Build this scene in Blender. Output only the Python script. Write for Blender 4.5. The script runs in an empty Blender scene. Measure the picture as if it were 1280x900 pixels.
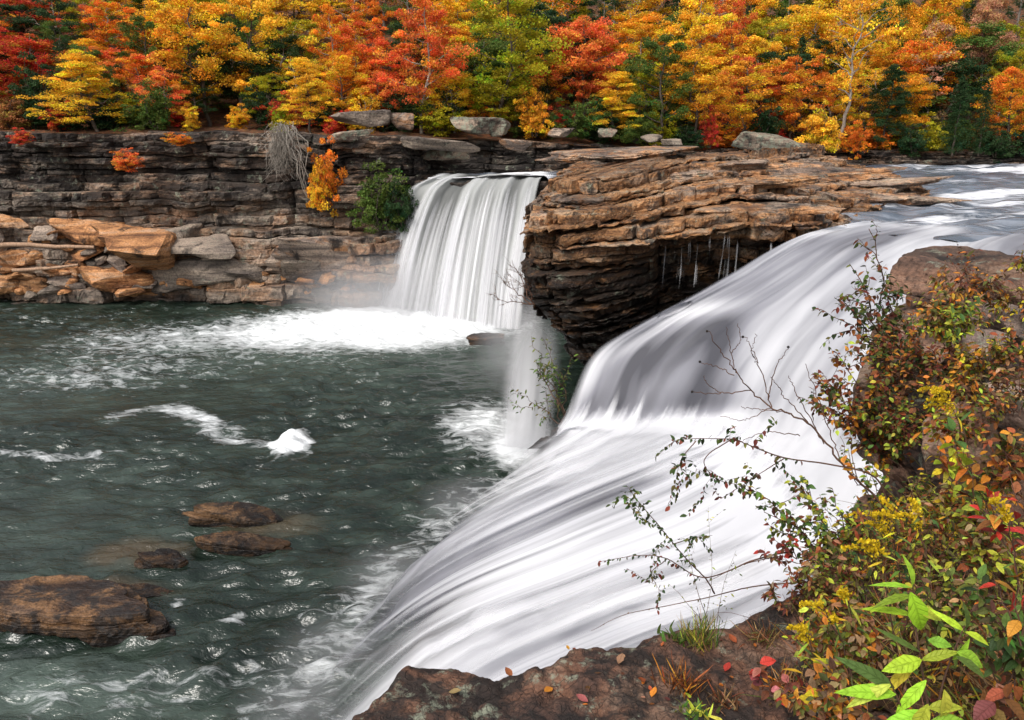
import bpy, bmesh, math, random
import numpy as np
from mathutils import Vector, Matrix

SC = bpy.context.scene
COL = SC.collection
R = math.radians
# ------------------------------------------------------------------ camera, sky, sun, exposure
F = 1005.0; V0 = 150.0; HC = 13.7; PITCH = math.atan((450 - V0) / F)
cam = bpy.data.cameras.new("camera"); cam.sensor_width = 36.0; cam.lens = F / 1280 * 36.0
cam.clip_end = 2000; cam.clip_start = 0.05
co = bpy.data.objects.new("camera", cam); COL.objects.link(co)
co.location = (0, 0, HC); co.rotation_euler = (math.pi / 2 - PITCH, 0, 0)
SC.camera = co
SUN_EL, SUN_ROT = R(52), R(215)
w = bpy.data.worlds.new("World"); SC.world = w; w.use_nodes = True
nt = w.node_tree; nt.nodes.clear()
sky = nt.nodes.new("ShaderNodeTexSky"); sky.sky_type = 'NISHITA'; sky.sun_disc = False
sky.sun_elevation = SUN_EL; sky.sun_rotation = SUN_ROT; sky.dust_density = 4.0; sky.air_density = 1.0
hs = nt.nodes.new("ShaderNodeHueSaturation"); hs.inputs['Saturation'].default_value = 0.30
bg = nt.nodes.new("ShaderNodeBackground"); bg.inputs['Strength'].default_value = 0.15
wo = nt.nodes.new("ShaderNodeOutputWorld")
nt.links.new(sky.outputs[0], hs.inputs['Color']); nt.links.new(hs.outputs[0], bg.inputs[0]); nt.links.new(bg.outputs[0], wo.inputs[0])
sl = bpy.data.lights.new("sun", 'SUN'); sl.energy = 1.4; sl.angle = R(20); sl.color = (1.0, 0.95, 0.88)
so = bpy.data.objects.new("sun", sl); COL.objects.link(so)
_d = Vector((math.sin(SUN_ROT) * math.cos(SUN_EL), math.cos(SUN_ROT) * math.cos(SUN_EL), math.sin(SUN_EL)))
so.rotation_euler = _d.to_track_quat('Z', 'Y').to_euler(); so.location = (0, 0, 60)
SC.view_settings.view_transform = 'Standard'; SC.view_settings.look = 'None'
SC.view_settings.exposure = 0.48; SC.view_settings.gamma = 1.0; SC.view_settings.use_curve_mapping = False
SC.cycles.max_bounces = 6; SC.cycles.transparent_max_bounces = 16; SC.cycles.diffuse_bounces = 3
SC.cycles.glossy_bounces = 3; SC.cycles.transmission_bounces = 3; SC.cycles.volume_bounces = 1
SC.cycles.use_denoising = True

# ------------------------------------------------------------------ helpers: pixels, noise, meshes
def ray(u, v):
    x = (u - 640) / F; yc = -(v - 450) / F
    c, s = math.cos(PITCH), math.sin(PITCH)
    return np.array([x, c + yc * s, -s + yc * c])
def PZ(u, v, z):
    r = ray(u, v); return np.array([0, 0, HC]) + r * ((z - HC) / r[2])
def PY(u, v, y):
    r = ray(u, v); return np.array([0, 0, HC]) + r * (y / r[1])

def _hash(ix, iy, iz, seed):
    h = (ix.astype(np.uint32) * np.uint32(374761393)) ^ (iy.astype(np.uint32) * np.uint32(668265263)) ^ (iz.astype(np.uint32) * np.uint32(2246822519)) ^ np.uint32((seed * 3266489917) & 0xffffffff)
    h = (h ^ (h >> np.uint32(15))) * np.uint32(2246822519)
    h = (h ^ (h >> np.uint32(13))) * np.uint32(3266489917)
    h = h ^ (h >> np.uint32(16))
    return h.astype(np.float64) / 4294967295.0
def vnoise(p, seed=0):
    p = np.asarray(p, float); i = np.floor(p).astype(np.int64); f = p - i; f = f * f * f * (f * (f * 6 - 15) + 10)
    r = 0
    for dx in (0, 1):
        wx = f[..., 0] if dx else 1 - f[..., 0]
        for dy in (0, 1):
            wy = f[..., 1] if dy else 1 - f[..., 1]
            for dz in (0, 1):
                wz = f[..., 2] if dz else 1 - f[..., 2]
                r = r + wx * wy * wz * _hash(i[..., 0] + dx, i[..., 1] + dy, i[..., 2] + dz, seed)
    return r * 2 - 1
def fbm(p, oct=4, seed=0, gain=0.5):
    p = np.asarray(p, float); a = 1.0; r = 0; t = 0
    for k in range(oct):
        r = r + a * vnoise(p * 2 ** k + 17.3 * k, seed + k); t += a; a *= gain
    return r / t * 1.5
def n1(x, k=0.0, seed=0):
    x = np.asarray(x, float); return vnoise(np.stack([x, np.full_like(x, 0.37 + k * 7.31), np.zeros_like(x)], -1), seed)
def smooth(a, b, x):
    t = np.clip((np.asarray(x, float) - a) / (b - a), 0, 1); return t * t * (3 - 2 * t)

def mk(name, V, Fs, mat, parent=None, smoothed=False, attrs=None):
    """one mesh object from arrays; Fs = (m,k) array or list of such arrays"""
    V = np.ascontiguousarray(V, np.float32).reshape(-1, 3)
    if isinstance(Fs, np.ndarray): Fs = [Fs]
    Fs = [f for f in Fs if len(f)]
    me = bpy.data.meshes.new(name)
    me.vertices.add(len(V)); me.vertices.foreach_set("co", V.ravel())
    lv = np.concatenate([f.ravel() for f in Fs]).astype(np.int32)
    tot = np.concatenate([np.full(len(f), f.shape[1], np.int32) for f in Fs])
    st = np.concatenate([[0], np.cumsum(tot)[:-1]]).astype(np.int32)
    me.loops.add(len(lv)); me.loops.foreach_set("vertex_index", lv)
    me.polygons.add(len(tot)); me.polygons.foreach_set("loop_start", st); me.polygons.foreach_set("loop_total", tot)
    me.polygons.foreach_set("use_smooth", np.full(len(tot), smoothed, bool))
    for k, a in (attrs or {}).items():
        a = np.ascontiguousarray(a, np.float32)
        if a.ndim == 1:
            at = me.attributes.new(k, 'FLOAT', 'POINT'); at.data.foreach_set("value", a)
        elif a.shape[-1] == 3:
            at = me.attributes.new(k, 'FLOAT_VECTOR', 'POINT'); at.data.foreach_set("vector", a.ravel())
        else:
            at = me.attributes.new(k, 'FLOAT_COLOR', 'POINT'); at.data.foreach_set("color", a.ravel())
    me.update(calc_edges=True); me.validate()
    if mat: me.materials.append(mat)
    o = bpy.data.objects.new(name, me); COL.objects.link(o)
    if parent: o.parent = parent
    return o
def gridf(nr, nc, flip=False):
    a = np.arange(nr * nc).reshape(nr, nc)
    f = np.stack([a[:-1, :-1], a[:-1, 1:], a[1:, 1:], a[1:, :-1]], -1).reshape(-1, 4)
    return f[:, ::-1] if flip else f
def crom(pts, n):
    """Catmull-Rom through control points, n samples evenly in parameter"""
    p = np.asarray(pts, float); m = len(p)
    q = np.vstack([2 * p[0] - p[1], p, 2 * p[-1] - p[-2]])
    t = np.linspace(0, m - 1, n); i = np.clip(t.astype(int), 0, m - 2); f = (t - i)[:, None]
    a, b, c, d = q[i], q[i + 1], q[i + 2], q[i + 3]
    return 0.5 * (2 * b + (c - a) * f + (2 * a - 5 * b + 4 * c - d) * f ** 2 + (3 * b - a - 3 * c + d) * f ** 3)
def even(pts, ds):
    """resample a control polygon (any dims; arc length on the first two) to spacing ds"""
    p = crom(pts, 60 * len(pts)); L = np.concatenate([[0], np.cumsum(np.linalg.norm(np.diff(p[:, :2], axis=0), axis=1))])
    s = np.linspace(0, L[-1], max(3, int(L[-1] / ds)))
    return np.stack([np.interp(s, L, p[:, k]) for k in range(p.shape[1])], 1), s

def tag(o, label=None, cat=None, group=None, kind=None):
    if label: o['label'] = label
    if cat: o['category'] = cat
    if group: o['group'] = group
    if kind: o['kind'] = kind
    return o
def empty(name, loc, label, cat, group=None):
    o = bpy.data.objects.new(name, None); COL.objects.link(o); o.location = [float(x) for x in loc]; o.empty_display_size = 0.2
    return tag(o, label, cat, group)

# ------------------------------------------------------------------ materials
class NT:
    def __init__(s, name):
        s.m = bpy.data.materials.new(name); s.m.use_nodes = True; s.t = s.m.node_tree; s.t.nodes.clear()
        s.out = s.n('ShaderNodeOutputMaterial')
    def n(s, ty, ins=None, **kw):
        x = s.t.nodes.new(ty)
        for k, v in kw.items(): setattr(x, k, v)
        for k, v in (ins or {}).items():
            if isinstance(v, bpy.types.NodeSocket): s.t.links.new(v, x.inputs[k])
            else: x.inputs[k].default_value = v
        return x
    def attr(s, name, out='Fac'): return s.n('ShaderNodeAttribute', attribute_name=name).outputs[out]
    def pos(s): return s.n('ShaderNodeNewGeometry').outputs['Position']
    def obj(s): return s.n('ShaderNodeTexCoord').outputs['Object']
    def map(s, vec, sc=(1, 1, 1), loc=(0, 0, 0), rot=(0, 0, 0)): return s.n('ShaderNodeMapping', {'Vector': vec, 'Scale': sc, 'Location': loc, 'Rotation': rot}).outputs[0]
    def noise(s, vec, scale=1.0, detail=4.0, rough=0.55, dist=0.0): return s.n('ShaderNodeTexNoise', {'Vector': vec, 'Scale': scale, 'Detail': detail, 'Roughness': rough, 'Distortion': dist}).outputs[0]
    def voro(s, vec, scale=1.0, feature='F1', out='Distance'): return s.n('ShaderNodeTexVoronoi', {'Vector': vec, 'Scale': scale}, feature=feature).outputs[out]
    def ramp(s, fac, stops, interp='LINEAR'):
        x = s.n('ShaderNodeValToRGB', {'Fac': fac}); e = x.color_ramp.elements; x.color_ramp.interpolation = interp
        while len(e) < len(stops): e.new(0.5)
        for el, (p, c) in zip(e, stops): el.position = p; el.color = (*c, 1) if not isinstance(c, float) else (c, c, c, 1)
        return x.outputs[0]
    def mix(s, fac, a, b, bt='MIX'):
        x = s.n('ShaderNodeMix', data_type='RGBA', blend_type=bt)
        for i, v in ((0, fac), (6, a), (7, b)):
            if isinstance(v, bpy.types.NodeSocket): s.t.links.new(v, x.inputs[i])
            else: x.inputs[i].default_value = (*v, 1) if isinstance(v, tuple) and len(v) == 3 else v
        return x.outputs[2]
    def math(s, op, a, b=0.0, clamp=False):
        x = s.n('ShaderNodeMath', {0: a, 1: b}, operation=op); x.use_clamp = clamp; return x.outputs[0]
    def range(s, v, a, b, c=0.0, d=1.0): return s.n('ShaderNodeMapRange', {'Value': v, 'From Min': a, 'From Max': b, 'To Min': c, 'To Max': d}).outputs[0]
    def bump(s, h, strength=0.5, dist=0.1, normal=None):
        ins = {'Height': h, 'Strength': strength, 'Distance': dist}
        if normal is not None: ins['Normal'] = normal
        return s.n('ShaderNodeBump', ins).outputs[0]
    def principled(s, color, rough=0.8, normal=None, spec=0.3, **kw):
        ins = {'Base Color': (*color, 1) if isinstance(color, tuple) else color, 'Roughness': rough, 'Specular IOR Level': spec}
        if normal is not None: ins['Normal'] = normal
        ins.update(kw); return s.n('ShaderNodeBsdfPrincipled', ins).outputs[0]
    def done(s, sh): s.t.links.new(sh, s.out.inputs['Surface']); return s.m

def rock_mat(name, cols, scale=1.0, dark=0.5, lichen=0.0, zdark=None, wet=None, bscale=1.0, streak=(0.25, 0.25, 2.4), rough=0.85, crack=0.0, cols2=None, crs=7.0, wetmul=(0.22, 0.2, 0.19)):
    """layered sandstone: bands, blotches, black mineral stain, pale lichen"""
    m = NT(name); p = m.pos()
    band = m.noise(m.map(p, tuple(x * scale for x in streak)), 1.0, 6, 0.65, 0.6)
    c = m.ramp(band, [(0.28, cols[0]), (0.42, cols[1]), (0.52, cols[2]), (0.62, cols[3]), (0.75, cols[4])])
    lay = m.attr('lay')
    if cols2 is not None:
        c2 = m.ramp(band, [(0.28, cols2[0]), (0.42, cols2[1]), (0.52, cols2[2]), (0.62, cols2[3]), (0.75, cols2[4])])
        mf = m.math('ADD', m.noise(m.map(p, (0.45 * scale, 0.45 * scale, 1.1 * scale), (9, 4, 2)), 1.0, 6, 0.7, 0.5), m.math('MULTIPLY', m.math('SUBTRACT', lay, 0.5), 0.22))
        c = m.mix(m.range(mf, 0.47, 0.58), c, c2)
    c = m.mix(1.0, c, m.ramp(lay, [(0.0, (0.45, 0.42, 0.42)), (0.35, (0.9, 0.85, 0.8)), (0.7, (1.1, 1.0, 0.95)), (1.0, (1.35, 1.2, 1.1))]), 'MULTIPLY')
    fine = m.noise(p, 9.0 * scale * bscale, 8, 0.7)
    c = m.mix(1.0, c, m.ramp(fine, [(0.3, (0.35, 0.33, 0.33)), (0.5, (1, 1, 1)), (0.72, (1.5, 1.45, 1.4))]), 'MULTIPLY')
    st = m.noise(m.map(p, (0.9 * scale, 0.9 * scale, 0.55 * scale), (3, 1, 7)), 1.0, 7, 0.68, 0.4)
    stf = m.range(st, 0.62 - 0.3 * dark, 0.72 - 0.3 * dark)
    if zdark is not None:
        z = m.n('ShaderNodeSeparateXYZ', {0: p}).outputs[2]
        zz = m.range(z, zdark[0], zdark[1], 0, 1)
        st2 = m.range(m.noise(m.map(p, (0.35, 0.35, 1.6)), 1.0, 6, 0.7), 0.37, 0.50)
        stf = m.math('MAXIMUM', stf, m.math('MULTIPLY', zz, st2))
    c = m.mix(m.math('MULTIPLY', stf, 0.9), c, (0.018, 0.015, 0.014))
    if lichen > 0:
        ln = m.range(m.noise(p, 2.2 * scale, 8, 0.75), 0.60 - 0.2 * lichen, 0.68 - 0.2 * lichen)
        c = m.mix(m.math('MULTIPLY', ln, 0.75), c, (0.25, 0.27, 0.20))
    r = rough
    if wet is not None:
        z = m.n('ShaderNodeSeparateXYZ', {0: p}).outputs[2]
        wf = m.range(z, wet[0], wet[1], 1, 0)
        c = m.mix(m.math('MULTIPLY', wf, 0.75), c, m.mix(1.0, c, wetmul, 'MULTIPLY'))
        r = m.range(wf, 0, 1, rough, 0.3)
    h = m.math('ADD', m.noise(p, 5.0 * scale * bscale, 8, 0.7), m.math('MULTIPLY', m.noise(m.map(p, (1.5 * scale, 1.5 * scale, 12 * scale)), 1.0, 4, 0.6), 0.7))
    if crack > 0:
        cr = m.range(m.voro(m.n('ShaderNodeVectorMath', {0: p, 1: m.n('ShaderNodeTexNoise', {'Vector': p, 'Scale': 6.0}).outputs[1]}, operation='ADD').outputs[0], crs, 'DISTANCE_TO_EDGE'), 0.0, 0.06)
        c = m.mix(m.math('MULTIPLY', m.math('SUBTRACT', 1.0, cr), crack), c, (0.02, 0.016, 0.014))
        h = m.math('ADD', h, m.math('MULTIPLY', cr, 0.5))
    return m.done(m.principled(c, r, m.bump(h, 0.8, 0.12 / (scale * bscale))))

TAN = ((0.05, 0.035, 0.028), (0.20, 0.11, 0.06), (0.34, 0.19, 0.095), (0.30, 0.22, 0.16), (0.42, 0.27, 0.15))
TAN2 = ((0.045, 0.03, 0.024), (0.22, 0.11, 0.052), (0.47, 0.25, 0.11), (0.44, 0.31, 0.21), (0.60, 0.40, 0.23))
GREY2 = ((0.03, 0.027, 0.025), (0.12, 0.095, 0.08), (0.24, 0.19, 0.15), (0.34, 0.28, 0.22), (0.46, 0.39, 0.30))
GREY = ((0.04, 0.037, 0.035), (0.13, 0.112, 0.10), (0.25, 0.215, 0.18), (0.33, 0.28, 0.23), (0.43, 0.37, 0.30))
M_CLIFF = rock_mat('cliff_rock', GREY, 0.7, 0.34, 0.14, zdark=(6.2, 8.0), wet=(0.0, 0.9), cols2=((0.06, 0.045, 0.035), (0.17, 0.115, 0.08), (0.30, 0.20, 0.13), (0.36, 0.27, 0.20), (0.44, 0.34, 0.25)))
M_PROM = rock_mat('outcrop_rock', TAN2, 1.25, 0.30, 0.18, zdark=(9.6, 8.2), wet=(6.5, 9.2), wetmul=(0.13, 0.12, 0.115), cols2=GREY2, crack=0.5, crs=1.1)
M_TALUS = rock_mat('boulder_tan', TAN, 0.8, 0.30, 0.0, wet=(0.0, 0.35), cols2=GREY)
M_TALUSG = rock_mat('boulder_grey', GREY, 0.8, 0.15, 0.05, wet=(0.0, 0.35))
M_TALUSO = rock_mat('boulder_orange', TAN2, 0.8, 0.25, 0.0, wet=(0.0, 0.35))
M_LICHEN = rock_mat('boulder_lichen', GREY2, 0.9, 0.40, 0.62)
M_WETROCK = rock_mat('wet_bed_rock', ((0.01, 0.01, 0.01), (0.03, 0.025, 0.022), (0.06, 0.045, 0.035), (0.05, 0.04, 0.035), (0.09, 0.06, 0.045)), 1.0, 0.4, 0, rough=0.3)
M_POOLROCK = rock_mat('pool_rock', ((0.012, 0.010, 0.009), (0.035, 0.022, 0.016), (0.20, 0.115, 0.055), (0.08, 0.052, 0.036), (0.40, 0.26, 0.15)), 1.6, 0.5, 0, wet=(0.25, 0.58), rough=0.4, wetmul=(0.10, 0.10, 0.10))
M_LEDGE = rock_mat('ledge_rock', ((0.03, 0.02, 0.018), (0.085, 0.05, 0.038), (0.15, 0.08, 0.052), (0.20, 0.135, 0.10), (0.32, 0.21, 0.14)), 3.2, 0.55, 0.25, bscale=2.2, streak=(0.7, 0.7, 0.9), crack=0.35)
M_BANK = rock_mat('bank_rock', ((0.03, 0.022, 0.02), (0.10, 0.065, 0.05), (0.19, 0.115, 0.08), (0.22, 0.16, 0.125), (0.34, 0.25, 0.19)), 1.8, 0.42, 0.15, bscale=1.6)
M_BANKG = rock_mat('bank_rock_grey', ((0.06, 0.05, 0.05), (0.2, 0.16, 0.14), (0.32, 0.25, 0.21), (0.36, 0.30, 0.27), (0.46, 0.38, 0.33)), 1.8, 0.15, 0.3, bscale=1.6)

def pool_mat():
    m = NT('pool_water'); p = m.pos()
    a = m.noise(m.map(p, (0.35, 0.7, 1)), 1.0, 5, 0.6)
    c = m.ramp(a, [(0.3, (0.005, 0.010, 0.007)), (0.5, (0.013, 0.022, 0.016)), (0.7, (0.032, 0.047, 0.036))])
    c = m.mix(m.attr('milky'), c, (0.14, 0.185, 0.155))
    c = m.mix(m.attr('shallow'), c, (0.13, 0.085, 0.045))
    f = m.attr('foam')
    fn = m.noise(m.map(p, (1.1, 2.6, 1)), 1.0, 7, 0.72, 0.8)
    fz = m.range(m.math('ADD', f, m.math('MULTIPLY', m.math('SUBTRACT', fn, 0.5), 1.7)), 0.35, 0.95)
    fz = m.math('MULTIPLY', fz, m.range(f, 0.0, 0.12))
    c = m.mix(fz, c, (0.74, 0.76, 0.77))
    h = m.math('ADD', m.noise(m.map(p, (1.8, 3.8, 1)), 1.0, 3, 0.6, 0.5), m.math('MULTIPLY', m.noise(m.map(p, (5, 10, 1)), 1.0, 2, 0.5), 0.3))
    return m.done(m.principled(c, m.range(fz, 0, 1, 0.20, 0.7), m.bump(h, 0.9, 0.10), 0.42))
def river_mat():
    m = NT('river_water'); p = m.pos(); q = m.map(p, (0.22, 1.0, 1), rot=(0, 0, R(-28)))
    a = m.noise(q, 1.0, 5, 0.6, 0.8)
    c = m.ramp(a, [(0.32, (0.035, 0.045, 0.06)), (0.5, (0.09, 0.11, 0.14)), (0.68, (0.24, 0.265, 0.31))])
    f = m.attr('foam'); fn = m.noise(m.map(p, (0.35, 1.4, 1), rot=(0, 0, R(-28))), 1.0, 6, 0.65, 1.0)
    fz = m.range(m.math('ADD', f, m.math('MULTIPLY', m.math('SUBTRACT', fn, 0.5), 1.7)), 0.35, 0.75)
    c = m.mix(fz, c, (0.84, 0.84, 0.87))
    h = m.noise(m.map(p, (0.6, 2.0, 1), rot=(0, 0, R(-28))), 1.0, 4, 0.6, 0.5)
    return m.done(m.principled(c, m.range(fz, 0, 1, 0.25, 0.7), m.bump(h, 0.5, 0.3), 0.5))
def fall_mat(name, fa, ft, dark, mid, lite=(0.76, 0.76, 0.78), bias=0.0, thin=0.0, wav=0.0, amp=1.0):
    """veil of falling water: long threads along the flow ('flow' = across metres, along metres)"""
    m = NT(name); fl = m.attr('flow', 'Vector')
    if wav:
        wn = m.n('ShaderNodeTexNoise', {'Vector': m.map(fl, (0.5, 0.22, 1)), 'Scale': 1.0, 'Detail': 3.0}).outputs[1]
        wn = m.n('ShaderNodeVectorMath', {0: wn, 1: (0.5, 0.5, 0.5)}, operation='SUBTRACT').outputs[0]
        fl = m.n('ShaderNodeVectorMath', {0: fl, 1: m.n('ShaderNodeVectorMath', {0: wn, 1: (wav, wav, 0)}, operation='MULTIPLY').outputs[0]}, operation='ADD').outputs[0]
    a = m.noise(m.map(fl, (fa, ft, 1)), 1.0, 2.5, 0.5, 0.1)
    b = m.noise(m.map(fl, (fa * 0.28, ft * 0.6, 1), (5, 3, 0)), 1.0, 2, 0.5, 0.3)
    t = m.math('ADD', m.math('MULTIPLY', a, 0.4), m.math('MULTIPLY', b, 0.6))
    t = m.math('ADD', m.math('ADD', 0.5, m.math('MULTIPLY', m.math('SUBTRACT', t, 0.5), m.math('MULTIPLY', m.math('SUBTRACT', 1.0, m.attr('soft')), amp))), m.math('MULTIPLY', m.math('SUBTRACT', m.attr('white'), 0.5), 0.6))
    c = m.ramp(t, [(0.22 - bias, dark), (0.43 - bias, mid), (0.66 - bias, lite)])
    al = m.attr('alpha')
    av = m.range(m.math('ADD', al, m.math('MULTIPLY', m.math('SUBTRACT', a, 0.5), (0.75 if wav else 1.1) + thin)), 0.08 if wav else (0.05 if thin < 0 else 0.22), 0.98 if wav else (1.3 if thin < 0 else 0.78))
    av = m.math('MULTIPLY', av, m.range(al, 0.0, 0.2))
    h = m.math('MULTIPLY', a, 1.0)
    sh = m.principled(c, 0.55, m.bump(h, 0.15, 0.08), 0.2)
    tr = m.n('ShaderNodeBsdfTranslucent', {'Color': c}).outputs[0]
    sh = m.n('ShaderNodeMixShader', {0: 0.25, 1: sh, 2: tr}).outputs[0]
    ts = m.n('ShaderNodeBsdfTransparent').outputs[0]
    return m.done(m.n('ShaderNodeMixShader', {0: av, 1: ts, 2: sh}).outputs[0])
M_POOL = pool_mat(); M_RIVER = river_mat()
M_FALL = fall_mat('fall_water', 0.75, 0.03, (0.16, 0.165, 0.16), (0.44, 0.45, 0.44), amp=0.62)
M_CASC = fall_mat('cascade_water', 1.35, 0.09, (0.09, 0.09, 0.105), (0.31, 0.31, 0.345), (0.74, 0.74, 0.77), wav=1.5, amp=1.0)
M_MISTY = fall_mat('misty_water', 0.9, 0.03, (0.55, 0.55, 0.57), (0.68, 0.68, 0.71), thin=-0.85)
M_DRIP = fall_mat('drip_water', 7.0, 0.2, (0.55, 0.55, 0.57), (0.72, 0.72, 0.75), (0.8, 0.8, 0.82), thin=0.4)
M_SPRAY = fall_mat('spray_water', 2.2, 0.05, (0.55, 0.55, 0.6), (0.75, 0.75, 0.79), thin=0.5)

def ground_mat():
    m = NT('leaf_litter'); p = m.pos()
    a = m.noise(p, 1.6, 8, 0.75); v = m.voro(p, 6.0, out='Color')
    c = m.ramp(a, [(0.3, (0.025, 0.016, 0.01)), (0.48, (0.11, 0.05, 0.025)), (0.6, (0.24, 0.10, 0.035)), (0.75, (0.30, 0.17, 0.05))])
    c = m.mix(0.35, c, m.mix(1.0, c, v, 'MULTIPLY'))
    return m.done(m.principled(c, 0.95, m.bump(a, 0.8, 0.3)))
M_GROUND = ground_mat()
def bark_mat(name, a, b):
    m = NT(name); p = m.obj()
    n = m.noise(m.map(p, (6, 6, 1.2)), 1.5, 6, 0.7)
    return m.done(m.principled(m.ramp(n, [(0.35, a), (0.65, b)]), 0.9, m.bump(n, 0.7, 0.05)))
M_BARK = bark_mat('bark', (0.035, 0.026, 0.02), (0.14, 0.11, 0.085))
M_BARKP = bark_mat('pale_bark', (0.16, 0.13, 0.11), (0.45, 0.39, 0.32))
M_TWIG = bark_mat('twig_bark', (0.05, 0.025, 0.018), (0.16, 0.085, 0.055))
M_LOG = bark_mat('driftwood', (0.22, 0.13, 0.08), (0.46, 0.30, 0.20))
def crown_mat():
    m = NT('autumn_crown'); oc = m.n('ShaderNodeObjectInfo')
    v = m.attr('vary', 'Vector'); sp = m.n('ShaderNodeSeparateXYZ', {0: v})
    hue = m.math('ADD', 0.5, m.math('MULTIPLY', m.math('MAXIMUM', sp.outputs[0], -0.15), m.math('MULTIPLY', oc.outputs['Alpha'], 0.13)))
    val = m.math('ADD', 1.0, m.math('MULTIPLY', sp.outputs[1], 0.45))
    c = m.n('ShaderNodeHueSaturation', {'Hue': hue, 'Saturation': 1.0, 'Value': val, 'Color': oc.outputs['Color']}).outputs[0]
    d = m.principled(c, 0.6, None, 0.2); t = m.n('ShaderNodeBsdfTranslucent', {'Color': c}).outputs[0]
    return m.done(m.n('ShaderNodeMixShader', {0: 0.35, 1: d, 2: t}).outputs[0])
M_CROWN = crown_mat()
def leaf_mat():
    m = NT('plant_leaf'); c = m.attr('Col', 'Color'); p = m.obj()
    n = m.noise(p, 45.0, 5, 0.7); c = m.mix(1.0, c, m.ramp(n, [(0.33, (0.7, 0.68, 0.6)), (0.5, (1.0, 1.0, 1.0)), (0.68, (1.15, 1.12, 1.1))]), 'MULTIPLY')
    sp = m.range(m.noise(p, 110.0, 3, 0.6), 0.70, 0.74); c = m.mix(m.math('MULTIPLY', sp, 0.7), c, (0.12, 0.06, 0.02))
    q = m.n('ShaderNodeSeparateXYZ', {0: m.attr('luv', 'Vector')}); sd = m.math('ABSOLUTE', q.outputs[1])
    fr = m.math('FRACT', m.math('SUBTRACT', m.math('MULTIPLY', q.outputs[0], 7.0), m.math('MULTIPLY', sd, 1.3)))
    ve = m.math('MAXIMUM', m.range(m.math('ABSOLUTE', m.math('SUBTRACT', fr, 0.5)), 0.0, 0.13, 1, 0), m.range(sd, 0.03, 0.10, 1, 0))
    c = m.mix(m.math('MULTIPLY', ve, 0.45), c, m.mix(1.0, c, (0.55, 0.6, 0.5), 'MULTIPLY'))
    nb = m.bump(m.math('SUBTRACT', m.math('MULTIPLY', n, 0.6), ve), 0.5, 0.004)
    d = m.principled(c, 0.55, nb, 0.22); t = m.n('ShaderNodeBsdfTranslucent', {'Color': c}).outputs[0]
    return m.done(m.n('ShaderNodeMixShader', {0: 0.24, 1: d, 2: t}).outputs[0])
M_LEAF = leaf_mat()

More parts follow.
